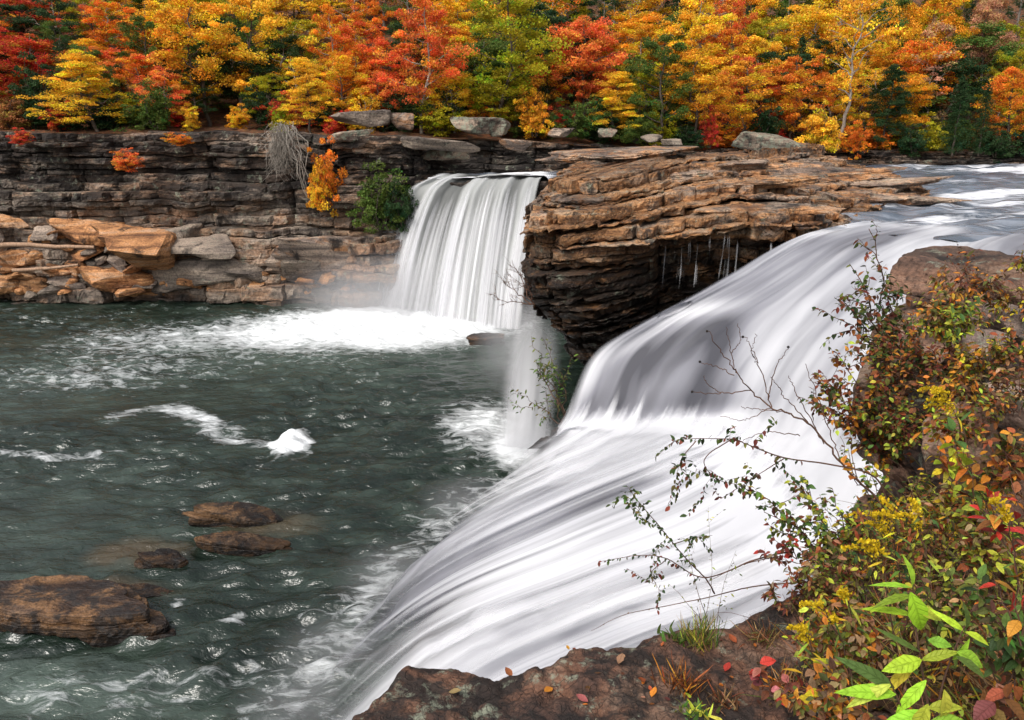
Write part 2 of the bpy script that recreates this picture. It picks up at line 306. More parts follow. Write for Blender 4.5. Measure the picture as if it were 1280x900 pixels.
# ------------------------------------------------------------------ strata: stacked rock beds
def strata(name, ctrl, zs, seed, ds, off, mat, dip=None, amp=0.25, blk=(0.7, 3.0), jag=0.16, tops=(0.25, 0.7, 1.5, 3.0, 6.0), rough=0.07, zmap=None, flatrough=0.05, parent=None, swell=0.35, fold=0.0, merge=0.5, tilt=0.0, warp=None, dfreq=1.6, master=(2.0, 6.0), mamp=0.22):
    """ctrl rows: x, y, spine_x, spine_y.  Each bed is its own ring of faces, set in or out from its neighbours."""
    rng = np.random.default_rng(seed)
    c, s = even(ctrl, ds); n = len(c); fr = c[:, :2]; dv = c[:, 2:] - fr; L = np.linalg.norm(dv, axis=1); d = dv / L[:, None]
    Vs, Fs, As = [], [], []; base = 0; prev = None
    mj = [0.0]
    while mj[-1] < s[-1]: mj.append(mj[-1] + rng.uniform(*master))
    mj = np.array(mj); mi = np.clip(np.searchsorted(mj, s) - 1, 0, len(mj) - 2); mb = rng.normal(0, mamp, len(mj)); mnear = np.minimum(np.abs(s - mj[mi]), np.abs(s - mj[mi + 1])); mc = rng.uniform(0, 1, len(mj))
    for k in range(len(zs) - 1):
        z0, z1 = zs[k], zs[k + 1]; h = z1 - z0
        e = [0.0]
        while e[-1] < s[-1]: e.append(e[-1] + rng.uniform(*blk))
        e = np.array(e); idx = np.clip(np.searchsorted(e, s) - 1, 0, len(e) - 2)
        bo = rng.normal(0, jag, len(e)); bc = rng.uniform(0, 1, len(e)); bz = rng.normal(0, 0.06, len(e))
        kn = rng.normal(0, 1, len(e)); dev = rng.normal(0, amp * 0.55) + amp * 0.35 * n1(s * 0.22, k, seed) + amp * 0.75 * np.interp(s, e, kn) + bo[idx] * (rng.random(len(e)) < .7)[idx]
        if prev is not None:
            mm = smooth(0.1, 0.35, n1(s * 0.3, k + 90, seed) + (merge - 0.5)); dev = dev * (1 - mm) + prev * mm
        prev = dev
        dev_m = mb[mi] * rng.uniform(.6, 1.3) + np.where(mnear < ds * 1.1, rng.uniform(0.05, 0.5), 0)
        o = off(fr, 0.5 * (z0 + z1)) + dev + dev_m + swell * fbm(np.column_stack([fr * 0.32, np.full(n, z0 * 0.45)]), 3, seed + 5)
        near = np.minimum(np.abs(s - e[idx]), np.abs(s - e[np.minimum(idx + 1, len(e) - 1)]))
        o = o + np.where(near < ds * 0.8, rng.uniform(0.0, 0.3, n), 0)
        rows = [(o + 1.6, z0), (o + 0.18, z0 + 0.01 * h), (o + 0.04, z0 + 0.08 * h), (o, z0 + 0.30 * h), (o - 0.02, z0 + 0.62 * h), (o + 0.0, z0 + 0.92 * h), (o + 0.06, z1)]
        rows += [(o + 0.06 + t, z1) for t in tops] + [(0.97 * L, z1)]
        P = []
        for j, (oo, z) in enumerate(rows):
            oo = np.clip(oo, -3, 0.97 * L); xy = fr + d * oo[:, None]
            zz = np.full(n, z) + bz[idx] * (1 if j > 4 else 0.5) + (fold * fbm(np.column_stack([xy * 0.35, np.zeros(n)]), 3, seed + 6) if fold else 0)
            if tilt: zz = zz + tilt * (s - e[idx]) * bo[idx] * (1 if j > 4 else 0.6)
            P.append(np.column_stack([xy, zz]))
        P = np.array(P)
        q = P * np.array([1, 1, 1.6])
        dis = np.stack([fbm(q * dfreq, 4, seed + 11 + k, .6), fbm(q * dfreq + 31, 4, seed + 12 + k, .6), fbm(q * dfreq + 57, 4, seed + 13, .6)], -1)
        P = P + dis * np.array([rough * 1.6, rough * 1.6, flatrough * 1.2])
        if warp is not None: P = warp(P)
        if zmap is not None: P[..., 2] = zmap(P)
        if dip is not None: P[..., 2] += dip(P)
        Vs.append(P.reshape(-1, 3)); Fs.append(gridf(len(rows), n) + base); base += P.shape[0] * n
        lay = 0.4 * bc[idx] + 0.3 * rng.uniform(0, 1) + 0.3 * mc[mi]
        As.append(np.tile(lay, len(rows)))
    return mk(name, np.concatenate(Vs), np.concatenate(Fs), mat, parent, False, {'lay': np.concatenate(As)})

# ------------------------------------------------------------------ boulders
_ico = {}
def ico(sub):
    if sub not in _ico:
        bm = bmesh.new(); bmesh.ops.create_icosphere(bm, subdivisions=sub, radius=1.0)
        _ico[sub] = (np.array([v.co[:] for v in bm.verts]), np.array([[v.index for v in f.verts] for f in bm.faces])); bm.free()
    return _ico[sub]
def boulder(name, loc, size, seed, mat, label, cat='boulder', group=None, rot=(0, 0, 0), sub=5, sharp=0.9, rough=0.05, planes=11, layers=False, top=None, freq=1.0):
    rng = np.random.default_rng(seed); D, Fc = ico(sub)
    nrm = rng.normal(size=(planes, 3)); nrm /= np.linalg.norm(nrm, axis=1)[:, None]
    nrm = np.vstack([nrm, [[0, 0, 1], [0, 0, -1]]])
    hh = rng.uniform(0.55, 0.95, len(nrm)); hh[-2:] = (0.62, 0.7)
    q = np.clip(D @ nrm.T, 1e-3, None); r = hh / q
    kk = 14 * sharp; rad = -np.log(np.exp(-kk * np.minimum(r, 3)).sum(1)) / kk
    P = D * rad[:, None] * np.array(size)
    m = float(np.mean(size))
    P = P + D * (fbm(P / m * 1.7 * freq + seed, 5, seed)[:, None] * rough * m * 1.8 + fbm(P / m * 7 * freq, 3, seed + 3)[:, None] * rough * m * 0.5)
    if layers:
        z = P[:, 2] / (size[2] * 0.22); fz = z - np.floor(z); st = (np.floor(z) * 7.77) % 1.0
        P[:, :2] *= (1 + 0.10 * (st - 0.5) - 0.05 * np.exp(-((fz - 0.5) / 0.2) ** 2) * 0 - 0.06 * (np.minimum(fz, 1 - fz) < 0.15))[:, None]
    if top is not None: P[:, 2] = np.minimum(P[:, 2], top + 0.02 * fbm(P * 3, 3, seed))
    lay = np.full(len(P), rng.uniform(0.2, 0.95))
    o = mk(name, P, Fc, mat, None, False, {'lay': lay})
    o.location = [float(x) for x in loc]; o.rotation_euler = rot
    return tag(o, label, cat, group)

def slab_rock(name, loc, a, b, h, seed, mat, label, cat, group, rotz=0.0, tilt=(0.0, 0.0), n=150, beds=3):
    """a flat broken slab: a few beds with angular outlines, chipped flanks and a rough flat top"""
    rng = np.random.default_rng(seed); th = np.linspace(0, 2 * math.pi, n, endpoint=False); m = 9
    ta = np.sort(np.arange(m) / m * 2 * math.pi + rng.uniform(0, .5, m)); ra = rng.uniform(.62, 1.15, m)
    base_r = np.interp(th, np.concatenate([ta - 2 * math.pi, ta, ta + 2 * math.pi]), np.tile(ra, 3))
    Vs, Fs, As = [], [], []; off = 0; zl = np.concatenate([[-.5 * h], np.sort(rng.uniform(.15, .85, beds - 1)) * h, [h]])
    for k in range(beds):
        kn = rng.normal(0, .09, m); r = base_r * (1.04 - .12 * k / beds + rng.normal(0, .05)) + np.interp(th, np.concatenate([ta - 2 * math.pi, ta, ta + 2 * math.pi]), np.tile(kn, 3))
        z0, z1 = zl[k], zl[k + 1]; rows = [(.7, z0), (.97, z0), (1.0, z0 + .15 * (z1 - z0)), (1.0, z0 + .55 * (z1 - z0)), (.985, z1 - .05 * (z1 - z0)), (.96, z1)] + [(f, z1) for f in (.9, .82, .72, .6, .48, .36, .24, .12, .01)]
        P = np.array([np.column_stack([np.cos(th) * r * f * a, np.sin(th) * r * f * b, np.full(n, z)]) for f, z in rows])
        q = P + seed * 3.3; dn = np.stack([fbm(q * 2.6, 4, seed + 1, .6), fbm(q * 2.6 + 9, 4, seed + 2, .6), fbm(q * 2.0 + 5, 4, seed + 3, .6)], -1)
        P = P + dn * np.array([.05, .05, .045]) * (0.5 + h); P[..., 2] += P[..., 0] * tilt[0] + P[..., 1] * tilt[1]
        g = np.arange(len(rows) * n).reshape(len(rows), n); j = np.roll(g, -1, 1)
        Fs.append(np.stack([g[:-1], j[:-1], j[1:], g[1:]], -1).reshape(-1, 4) + off); Vs.append(P.reshape(-1, 3)); off += len(rows) * n; As.append(np.full(len(rows) * n, rng.uniform(.35, .8)))
    o = mk(name, np.concatenate(Vs), np.concatenate(Fs), mat, None, False, {'lay': np.concatenate(As)}); o.location = [float(x) for x in loc]; o.rotation_euler = (0, 0, rotz)
    return tag(o, label, cat, group)
# ------------------------------------------------------------------ terrain beyond the river
BX = np.array([-140, -70, -45, -20, -9.5, -6.5, 2, 12, 30, 60, 120, 200.0]); BY = np.array([58, 63, 65, 64.8, 64, 66.5, 69.5, 72.5, 77, 84, 95, 110.0])
HX = np.array([-140, -45, -20, -6, 0, 12, 30, 60, 200.0]); HZ = np.array([12.8, 12.8, 12.6, 12.3, 12.0, 11.2, 10.8, 10.6, 10.6])
def htop(x): return np.interp(x, HX, HZ)
def ybank(x): return np.interp(x, BX, BY)
def prof(wd): return np.where(wd < 9, 0.10 * wd, 0.9 + 0.46 * (wd - 9)) * (wd > 0)
def ground(x, y):
    return float(htop(x) + prof(y - ybank(x)))
xs = np.concatenate([np.linspace(-200, -60, 40), np.linspace(-59, 75, 240), np.linspace(78, 260, 50)])
ws = np.concatenate([np.linspace(0.4, 12, 40), np.linspace(12.6, 60, 90), np.linspace(62, 200, 50), np.linspace(240, 900, 12)])
Xg, Wg = np.meshgrid(xs, ws); Yg = ybank(Xg) + Wg
Zg = htop(Xg) + np.where(Wg < 200, prof(Wg), prof(200.0) + (Wg - 200) * 0.05)
Pg = np.stack([Xg, Yg, Zg], -1); Pg[..., 2] += fbm(Pg * 0.35, 5, 3) * 0.35 * smooth(0, 4, Wg) + fbm(Pg * 0.08, 3, 9) * 1.5 * smooth(8, 40, Wg) - 0.05
tag(mk('hillside', Pg.reshape(-1, 3), gridf(*Xg.shape), M_GROUND, None, True), 'brown leaf-strewn slope under the autumn wood', None, None, 'structure')

# ------------------------------------------------------------------ cliff on the far left and bank behind the river
rng = np.random.default_rng(5)
zs = [-1.0]
while zs[-1] < 12.6: zs.append(zs[-1] + (rng.uniform(0.5, 1.3) if zs[-1] < 5.2 else rng.uniform(0.22, 0.7)))
zs = np.array(zs) * 12.7 / zs[-1]
cx = [(-75, 62.5), (-58, 64), (-45, 65), (-33, 64.6), (-20, 64.3), (-13, 63.6), (-9.5, 63.0), (-7.6, 64.0), (-6.2, 66.5), (-2, 68), (4, 69.8), (12, 72), (22, 74.5), (34, 77.6), (60, 83.7), (95, 90)]
ctrl = np.array([(x, y - 0.6, x + 0.5, y + 7) for x, y in cx])
def cliff_off(c, z):
    x = c[:, 0]
    up = np.interp(z, [-1, 1.0, 3.0, 5.2, 5.6, 7.0, 8.4, 9.6, 10.8, 11.6, 12.7], [-2.6, -2.2, -1.8, -1.3, 0.1, 0.5, -0.1, 1.3, 0.6, -0.2, 0.6])
    lf = smooth(-4, -10, x)
    return up * lf + (1 - lf) * np.interp(z, [9, 10.5, 12.7], [-0.8, 0.2, 2.2])
def cliff_z(P):
    return np.where(P[..., 2] > 9, 9 + (P[..., 2] - 9) * (htop(P[..., 0]) + 0.1 - 9) / 3.7, P[..., 2])
o = strata('cliff', ctrl, zs, 21, 0.16, cliff_off, M_CLIFF, amp=0.50, jag=0.22, blk=(1.2, 6.5), zmap=cliff_z, rough=0.11, tops=(0.4, 1.2, 2.5), swell=0.9, fold=0.22, merge=0.45, master=(2.5, 8), mamp=0.45)
tag(o, 'dark layered sandstone cliff and bank across the pool', None, None, 'structure')
# rock wall behind the far fall
ctrl = np.array([(-8.6, 62.6, -6, 68), (-5.5, 62.3, -4, 67), (-1, 62.2, 0, 67), (4, 61.8, 4, 67)])
zz = np.linspace(-1, 9.25, 16)
tag(strata('fall_wall', ctrl, zz, 33, 0.2, lambda c, z: 0.05 * (9.2 - z) + 0 * c[:, 0], M_WETROCK, amp=0.3, rough=0.1), 'wet dark rock wall behind the far waterfall', None, None, 'structure')

# ------------------------------------------------------------------ rock outcrop between the two falls
ctrl = np.array([(9, 66, 12, 68), (6.8, 60, 11, 64), (4.6, 54, 10, 60), (2.6, 46, 8.5, 52), (1.15, 38, 8, 48), (0.6, 31.6, 8, 46), (1.6, 29.9, 8.2, 46), (4.0, 29.0, 9, 47), (7.2, 28.4, 10.5, 48), (10.2, 28.6, 12, 50), (12.2, 30.3, 13.5, 52), (14.6, 35, 15.5, 55), (18, 40, 19, 60), (23, 46.5, 23, 64), (26.5, 54, 25, 67), (27.5, 63, 25, 70)])
rng = np.random.default_rng(8)
zs = [2.4]
while zs[-1] < 11.7: zs.append(zs[-1] + (rng.uniform(0.06, 0.14) if rng.random() < .66 else rng.uniform(0.2, 0.5)))
def prom_off(c, z):
    x, y = c[:, 0], c[:, 1]; front = smooth(36, 30, y) * smooth(14, 11, x)
    left = smooth(6.5, 2.5, x)
    o = np.maximum(0, z - 10.5) * 2.6 * left + np.maximum(0, z - 9.8) * 4.5 * (1 - left)
    o = o + (1 - front) * smooth(8, 14, x) * np.maximum(0, z - 9.75) * 7.5
    und_l = np.interp(z, [2.4, 4.2, 5.4, 7.2, 8.0], [1.6, 0.9, 0.5, 0.1, 0]); und_r = np.interp(z, [2.4, 7.2, 8.6, 9.25, 9.5], [4.2, 3.3, 2.8, 1.4, 0])
    return o + front * (left * und_l + (1 - left) * und_r) + (1 - front) * np.interp(z, [2, 9], [2.0, 0]) * smooth(45, 34, y)
def prom_dip(P):
    x, y = P[..., 0], P[..., 1]
    return 0.13 * (np.clip(x, 0, 8.5) - 6.0) * smooth(50, 32, y) * smooth(15, 10, x)
def prom_warp(P):
    P = P.copy(); P[..., 0] += 0.62 * np.clip(7.6 - P[..., 2], 0, 6) * smooth(6, 1.5, P[..., 0]) * smooth(60, 40, P[..., 1]); return P
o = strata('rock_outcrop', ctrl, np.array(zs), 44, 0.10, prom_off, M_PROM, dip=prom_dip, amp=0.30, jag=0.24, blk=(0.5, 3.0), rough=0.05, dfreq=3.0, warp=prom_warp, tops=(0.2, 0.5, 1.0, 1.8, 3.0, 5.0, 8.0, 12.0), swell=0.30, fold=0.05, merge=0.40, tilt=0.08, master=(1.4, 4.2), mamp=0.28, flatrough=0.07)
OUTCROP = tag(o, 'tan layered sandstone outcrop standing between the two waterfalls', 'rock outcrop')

# ------------------------------------------------------------------ pool
gx = np.concatenate([np.arange(-90, -46, 1.0), np.arange(-46, 4.5, 0.11)]); gy = np.arange(9, 67, 0.10)
X, Y = np.meshgrid(gx, gy); P = np.stack([X, Y, np.zeros_like(X)], -1)
def ell(P, u, v, ru, rv, p=1.0):
    c = PZ(u, v, 0); ax = np.linalg.norm(PZ(u + ru, v, 0) - c); ay = abs(PZ(u, v - rv, 0)[1] - PZ(u, v + rv, 0)[1]) / 2
    r = np.sqrt(((P[..., 0] - c[0]) / ax) ** 2 + ((P[..., 1] - c[1]) / ay) ** 2); return np.clip(1 - r, 0, 1) ** p
foam = 1.6 * ell(P, 550, 396, 150, 40) ** 0.8 + 0.85 * ell(P, 440, 402, 180, 38) + 0.7 * ell(P, 330, 422, 290, 44) + 0.5 * ell(P, 120, 475, 220, 34) + 0.25 * ell(P, 90, 430, 200, 45)
foam += 0.95 * ell(P, 605, 530, 95, 50) + 1.2 * ell(P, 650, 560, 42, 26)
spl = fbm(np.stack([X * 1.3, Y * 1.0, X * 0], -1), 4, 88); e_ = ell(P, 364, 558, 34, 26); foam += 1.4 * np.clip(1.3 * e_ ** 0.7 + 0.5 * spl - 0.28, 0, 1) * (e_ > 0)
def trail(pts, wd, k):
    c_ = crom([PZ(u, v, 0)[:2] for u, v in pts], 60); dm = np.full(X.shape, 1e9)
    for q in c_: dm = np.minimum(dm, np.hypot(X - q[0], (Y - q[1])))
    return k * np.clip(1 - dm / wd, 0, 1)
foam += trail([(140, 522), (190, 512), (235, 520), (262, 538), (290, 548), (330, 552), (362, 558)], 1.15, .58) + trail([(225, 505), (255, 520), (300, 535)], .9, .4) + trail([(-20, 560), (60, 572), (150, 566)], .8, .4) + trail([(200, 600), (280, 596), (340, 585)], .6, .28)
foam += 0.0 + 0.42 * ell(P, 60, 870, 190, 60) + 0.35 * ell(P, 230, 850, 120, 60) + 0.7 * ell(P, 290, 775, 26, 18) + 0.5 * ell(P, 222, 755, 18, 14) + 0.5 * ell(P, 178, 782, 14, 9)
foam += 0.22 * ell(P, 40, 570, 160, 20) + 0.2 * ell(P, 470, 470, 160, 40)
# foam along the foot of the near cascade
cl = np.array([PZ(u, v, 0)[:2] for u, v in ((640, 590), (560, 655), (470, 735), (420, 800), (360, 890), (330, 960))])
cl = crom(cl, 80); dmin = np.full(X.shape, 1e9)
for q in cl: dmin = np.minimum(dmin, np.hypot(X - q[0], Y - q[1]))
foam += 0.48 * np.clip(1 - dmin / 2.6, 0, 1)
milky = 0.72 * np.clip(0.35 * ell(P, 330, 440, 420, 70) + 0.5 * ell(P, 70, 640, 230, 120) * 0.6 + 0.8 * ell(P, 80, 870, 260, 70) + 0.6 * ell(P, 540, 400, 260, 60) + 0.3 * ell(P, 60, 470, 300, 70), 0, 1) * (0.6 + 0.5 * fbm(P * np.array([0.3, 0.6, 1]), 4, 71))
shal = np.clip((1.0 * ell(P, 175, 690, 75, 24) + 0.9 * ell(P, 130, 737, 120, 18) + 0.7 * ell(P, 340, 655, 75, 22)) * (0.7 + 0.6 * fbm(P * 1.2, 3, 90)), 0, 0.4)
far = smooth(66, 20, Y)
wa, wb = X + 0.35 * Y, Y - 0.22 * X; jx = 0.5 * vnoise(np.stack([X * .25, Y * .25, X * 0], -1), 17)
wv = 0.045 * vnoise(np.stack([wa * 0.4, wb * 0.7, X * 0], -1), 5) + 0.072 * vnoise(np.stack([wa * 1.15 + jx, wb * 2.9 + jx, X * 0], -1), 1) + 0.040 * vnoise(np.stack([X * 1.9 - 0.7 * Y, Y * 4.0 + jx, X * 0 + 4], -1), 2)
wv = 1.9 * wv * (0.75 + 0.6 * vnoise(np.stack([X * .12, Y * .16, X * 0], -1), 18))
wv = 0.15 - np.abs(0.15 - wv)                       # sharper crests
turb = np.clip(foam, 0, 1.3)
P[..., 2] = wv * 1.0 + turb * 0.16 * (0.5 + fbm(P * 0.9, 4, 8)) + 0.40 * ell(P, 364, 558, 26, 18) * (0.7 + 0.5 * vnoise(P * 2.2, 6))
keep = gridf(*X.shape)
tag(mk('pool_water', P.reshape(-1, 3), keep, M_POOL, None, True, {'foam': foam.ravel(), 'milky': milky.ravel(), 'shallow': shal.ravel()}), 'dark green plunge pool with ripples and foam', None, None, 'structure')

# ------------------------------------------------------------------ upper river
LX = [-6.4, 2.5, 3.4, 9, 10.5, 12.5, 14, 20, 120]; LY = [62.2, 62.2, 52, 36, 31.0, 29.4, 28.2, 25, 18]
gx = np.concatenate([np.arange(-6.4, 50, 0.16), np.arange(50, 120, 0.8)]); tt = np.linspace(0, 1, 240) ** 1.3
X, T = np.meshgrid(gx, tt); y0 = np.interp(X, LX, LY); y1 = np.maximum(ybank(X) + 0.4, y0 + 0.5); Y = y0 + (y1 - y0) * T
P = np.stack([X, Y, np.full_like(X, 9.6)], -1); P[..., 2] -= 0.012 * np.clip(60 - Y, 0, 30) * 0 + smooth(3, -6, X) * 0.15
ca, sa = math.cos(R(28)), math.sin(R(28)); A = X * ca + Y * sa; B = -X * sa + Y * ca
P[..., 2] += 0.20 * vnoise(np.stack([A * 0.35, B * 0.9, X * 0], -1), 4) + 0.06 * vnoise(np.stack([A * 0.9, B * 1.9, X * 0], -1), 5)
fo = 0.21 + 0.30 * smooth(12, 1, Y - y0) + 0.65 * fbm(np.stack([A * 0.07, B * 0.28, X * 0], -1), 3, 15)
tag(mk('river_water', P.reshape(-1, 3), gridf(*X.shape), M_RIVER, None, True, {'foam': fo.ravel()}), 'shallow grey river with white streaks above the falls', None, None, 'structure')

# ------------------------------------------------------------------ waterfalls
def sheet(lines, na, nt_, relief, seed, fa=0.9, ft=0.06):
    """lines: list of streamlines (world points, same count). returns P (nt, na, 3) and flow coords (metres)"""
    L = np.array([crom(l, nt_) for l in lines])                     # (lines, nt, 3)
    P = np.stack([crom(L[:, j], na) for j in range(nt_)])           # (nt, na, 3)
    al = np.concatenate([np.zeros((1, na)), np.cumsum(np.linalg.norm(np.diff(P, axis=0), axis=2), 0)]); ac = np.concatenate([np.zeros((nt_, 1)), np.cumsum(np.linalg.norm(np.diff(P, axis=1), axis=2), 1)], 1)
    wid = ac[nt_ // 3, -1]; acn = np.linspace(0, wid, na)[None, :] * np.ones((nt_, 1))
    du = np.gradient(P, axis=0); dv = np.gradient(P, axis=1); N = np.cross(dv, du); N /= np.linalg.norm(N, axis=2)[..., None] + 1e-9
    N *= np.sign(N[..., 2:3] + 1e-6) 
    q = np.stack([acn * fa, al * ft, np.zeros_like(al)], -1)
    r = vnoise(q, seed) + 0.5 * vnoise(q * np.array([2.3, 1.2, 1]), seed + 1) + 0.22 * vnoise(q * np.array([5.5, 1.5, 1]), seed + 2)
    return P, N, np.stack([acn, al, np.zeros_like(al)], -1), r, relief
def put_sheet(name, S, mat, alpha, white, parent=None, extra=0.0, soft=None):
    P, N, fl, r, rel = S; Q = P + N * ((r * rel)[..., None] + extra)
    return mk(name, Q.reshape(-1, 3), gridf(*P.shape[:2]), mat, parent, True, {'flow': fl.reshape(-1, 3), 'alpha': alpha.ravel(), 'white': white.ravel(), 'soft': (np.zeros(alpha.shape) if soft is None else soft).ravel()})

# far fall: a lip 8 m wide, the sheet springs out and widens to the left
lines = []
for k, a in enumerate(np.linspace(0, 1, 7)):
    u0 = 522 + 142 * a; v0 = 226 - 14 * a
    top = np.array([-6.5 + 9.0 * a, 62.4 - 0.1 * a, 9.55 + 0.05 * a])
    ub = [436, 484, 524, 560, 592, 622, 656][k]; vb = [372, 384, 392, 398, 404, 410, 412][k]
    foot = PZ(ub, vb, 0.0)
    pts = [top + np.array([0.5 + 0.8 * a, 2.2, 0.12])]
    for t in np.linspace(0, 1, 9):
        q = top + (foot - top) * np.array([t ** 0.62, t ** 0.62, 0]); q[2] = top[2] * (1 - t ** 1.25) ; pts.append(q)
    lines.append(pts)
S = sheet(lines, 150, 130, 0.5, 61, 0.5, 0.03)
P, N, fl, r, rel = S
nt_, na = r.shape; T = np.linspace(0, 1, nt_)[:, None]; Aa = np.linspace(0, 1, na)[None, :]
edge = smooth(0, 0.13, Aa + 0.03 * vnoise(np.stack([T[:, 0] * 5, T[:, 0] * 0, T[:, 0] * 0], -1), 9)[:, None]) * smooth(1.0, 0.93, Aa)
N[:] = np.array([0, -1, 0.25])[None, None]
al = edge * 1.35 * (1 - 0.35 * smooth(0.85, 1.0, T)); wh = 0.55 + 0.42 * r + 0.18 * smooth(0.3, 1, T) - 0.1 * smooth(0.1, 0.3, T) * smooth(0.7, 0.3, T)
FW = empty('waterfall', (-3, 60, 0), 'far silky white waterfall pouring off the ledge into the back of the pool', 'waterfall')
def under(o, root):
    o.parent = root; o.matrix_parent_inverse = Matrix.Translation(-Vector(root.location)); return o
under(put_sheet('fall_curtain', S, M_FALL, al, wh), FW)
S2 = (P, N, fl * np.array([1.4, 1, 1]) + 3, r * 0.6, rel)
under(put_sheet('fall_veil', S2, M_SPRAY, np.clip(edge * 0.42 * smooth(0.05, 0.5, T) + 0 * r, 0, 1), wh * 0 + 0.55, None, 0.35), FW)

# near cascade
C = [
 [(1100, 276, 9.68), (1000, 298, 9.62), (900, 350, 8.6), (800, 402, 7.3), (738, 445, 6.2), (704, 525, 4.3), (685, 545, 3.4), (665, 562, 2.2), (640, 580, 1.0), (615, 596, -.1)],
 [(1130, 277, 9.68), (1030, 297, 9.62), (940, 350, 8.6), (845, 402, 7.3), (785, 450, 6.1), (750, 530, 4.4), (722, 552, 3.9), (680, 580, 2.9), (620, 620, 1.4), (555, 662, -.1)],
 [(1160, 279, 9.68), (1068, 299, 9.62), (985, 350, 8.7), (900, 405, 7.4), (842, 460, 6.1), (804, 537, 4.5), (762, 565, 4.1), (690, 595, 3.3), (583, 650, 1.9), (480, 738, -.1)],
 [(1190, 282, 9.68), (1108, 303, 9.62), (1050, 337, 9.1), (978, 400, 7.8), (918, 475, 6.3), (880, 546, 4.9), (820, 572, 4.5), (702, 620, 3.7), (556, 697, 2.2), (425, 812, -.1)],
 [(1225, 287, 9.68), (1150, 310, 9.62), (1092, 347, 9.1), (1022, 420, 8.0), (967, 500, 6.4), (925, 562, 5.1), (850, 605, 4.5), (708, 667, 3.7), (540, 752, 2.3), (370, 895, -.1)],
 [(1260, 292, 9.68), (1200, 316, 9.62), (1142, 362, 9.1), (1077, 450, 7.9), (1012, 540, 6.2), (955, 602, 5.0), (875, 660, 4.5), (728, 718, 3.7), (540, 798, 2.3), (355, 965, -.1)],
 [(1310, 296, 9.68), (1262, 322, 9.62), (1202, 382, 9.1), (1132, 480, 7.8), (1062, 590, 6.1), (1000, 662, 4.9), (895, 722, 4.4), (748, 772, 3.7), (560, 865, 2.3), (375, 1060, -.1)],
 [(1380, 302, 9.68), (1330, 335, 9.62), (1275, 410, 9.1), (1200, 520, 7.7), (1120, 640, 6.0), (1050, 715, 4.8), (930, 780, 4.3), (778, 835, 3.6), (585, 935, 2.2), (400, 1150, -.1)],
]
lines = [[PZ(*p) for p in l] for l in C]
lines.append(list(2 * np.array(lines[-1]) - np.array(lines[-2])))
S = sheet(lines, 340, 330, 0.13, 77, 0.6, 0.045)
P, N, fl, r, rel = S
nt_, na = r.shape; T = np.linspace(0, 1, nt_)[:, None] * 9; Aa = np.linspace(0, 1, na)[None, :] * 8
AA = Aa + 0 * T; TT = T + 0 * Aa
# broad whiteness: thin greenish sheet on the upper face, churned white below, rebound ridges
def px(Q):
    d_ = Q - np.array([0, 0, HC]); c, s_ = math.cos(PITCH), math.sin(PITCH); zf = d_[..., 1] * c - d_[..., 2] * s_; yu = d_[..., 1] * s_ + d_[..., 2] * c
    return 640 + F * d_[..., 0] / zf, 450 - F * yu / zf
# where the water is churned white and where it runs thin over dark rock (in metres on the sheet: anchors found from the photograph)
PU, PV = px(P)
def G(u, v, a, b, rot=0.0):
    c_, s_ = math.cos(R(rot)), math.sin(R(rot)); x_, y_ = PU - u, PV - v
    return np.exp(-((x_ * c_ + y_ * s_) / a) ** 2 - ((-x_ * s_ + y_ * c_) / b) ** 2)
sn = fbm(np.stack([fl[..., 0] * 0.35, fl[..., 1] * 0.20, TT * 0], -1), 3, 30); sm = fbm(np.stack([fl[..., 0] * 0.9, fl[..., 1] * 0.14, TT * 0], -1), 3, 34); sc = fbm(P * np.array([0.5, 0.7, 0.9]), 4, 38)
lowt = smooth(4.8, 5.6, TT); wh = 0.43 + (0.08 * r + 0.16 * sm) * (1 - 0.65 * lowt) + 0.16 * sn + 0.04 * lowt
wh += 0.12 * G(985, 440, 70, 110, 20)
wh -= 0.16 * smooth(1.9, 0.6, TT) * smooth(0.5, 2, AA)
wh += 0.5 * G(1150, 305, 70, 22, -20) + 0.35 * G(1040, 285, 40, 10, -10)
wh -= 0.30 * G(880, 490, 50, 60, -50) + 0.22 * G(790, 470, 22, 70, 30) + 0.25 * G(900, 425, 24, 40, 20) + 0.18 * G(960, 540, 24, 60, 15)
wh += 0.45 * G(885, 388, 50, 12, -12) + 0.35 * G(810, 420, 60, 12, -28) + 0.30 * G(840, 470, 24, 60, 35) + 0.3 * G(735, 480, 14, 60, 25)
wh -= 0.16 * np.exp(-((PV - 508) / 22) ** 2) * smooth(690, 720, PU) * smooth(1000, 900, PU)
wh += 1.5 * G(790, 560, 140, 24, -10) + 1.4 * G(930, 580, 90, 30, 10) + 0.5 * G(1040, 600, 80, 50)
wh += 0.35 * G(640, 610, 110, 26, -35)
wh -= 0.32 * G(745, 640, 74, 28, -38) + 0.25 * G(600, 690, 130, 36, -40) + 0.14 * G(480, 790, 120, 40, -48) + 0.2 * G(690, 560, 30, 16, -40)
wh += 0.85 * G(890, 690, 130, 60, -15) + 0.75 * G(660, 725, 120, 22, -22) + 0.55 * G(760, 745, 150, 40, -8) + 0.5 * G(560, 800, 110, 30, -35)
wh += 0.55 * sc * G(740, 735, 210, 70, -12) - 0.22 * G(640, 748, 60, 9, -12) - 0.2 * G(700, 775, 80, 10, -8) - 0.16 * G(820, 760, 70, 10, 0)
wh += 0.30 * G(420, 880, 60, 60)
al = 1.6 * smooth(0.0, 0.5, TT) * smooth(-0.05, 0.22 + 0.05 * TT, AA + 0.10 * sm)
sf = fbm(np.stack([fl[..., 0] * 2.6, fl[..., 1] * 0.07, TT * 0], -1), 3, 39)
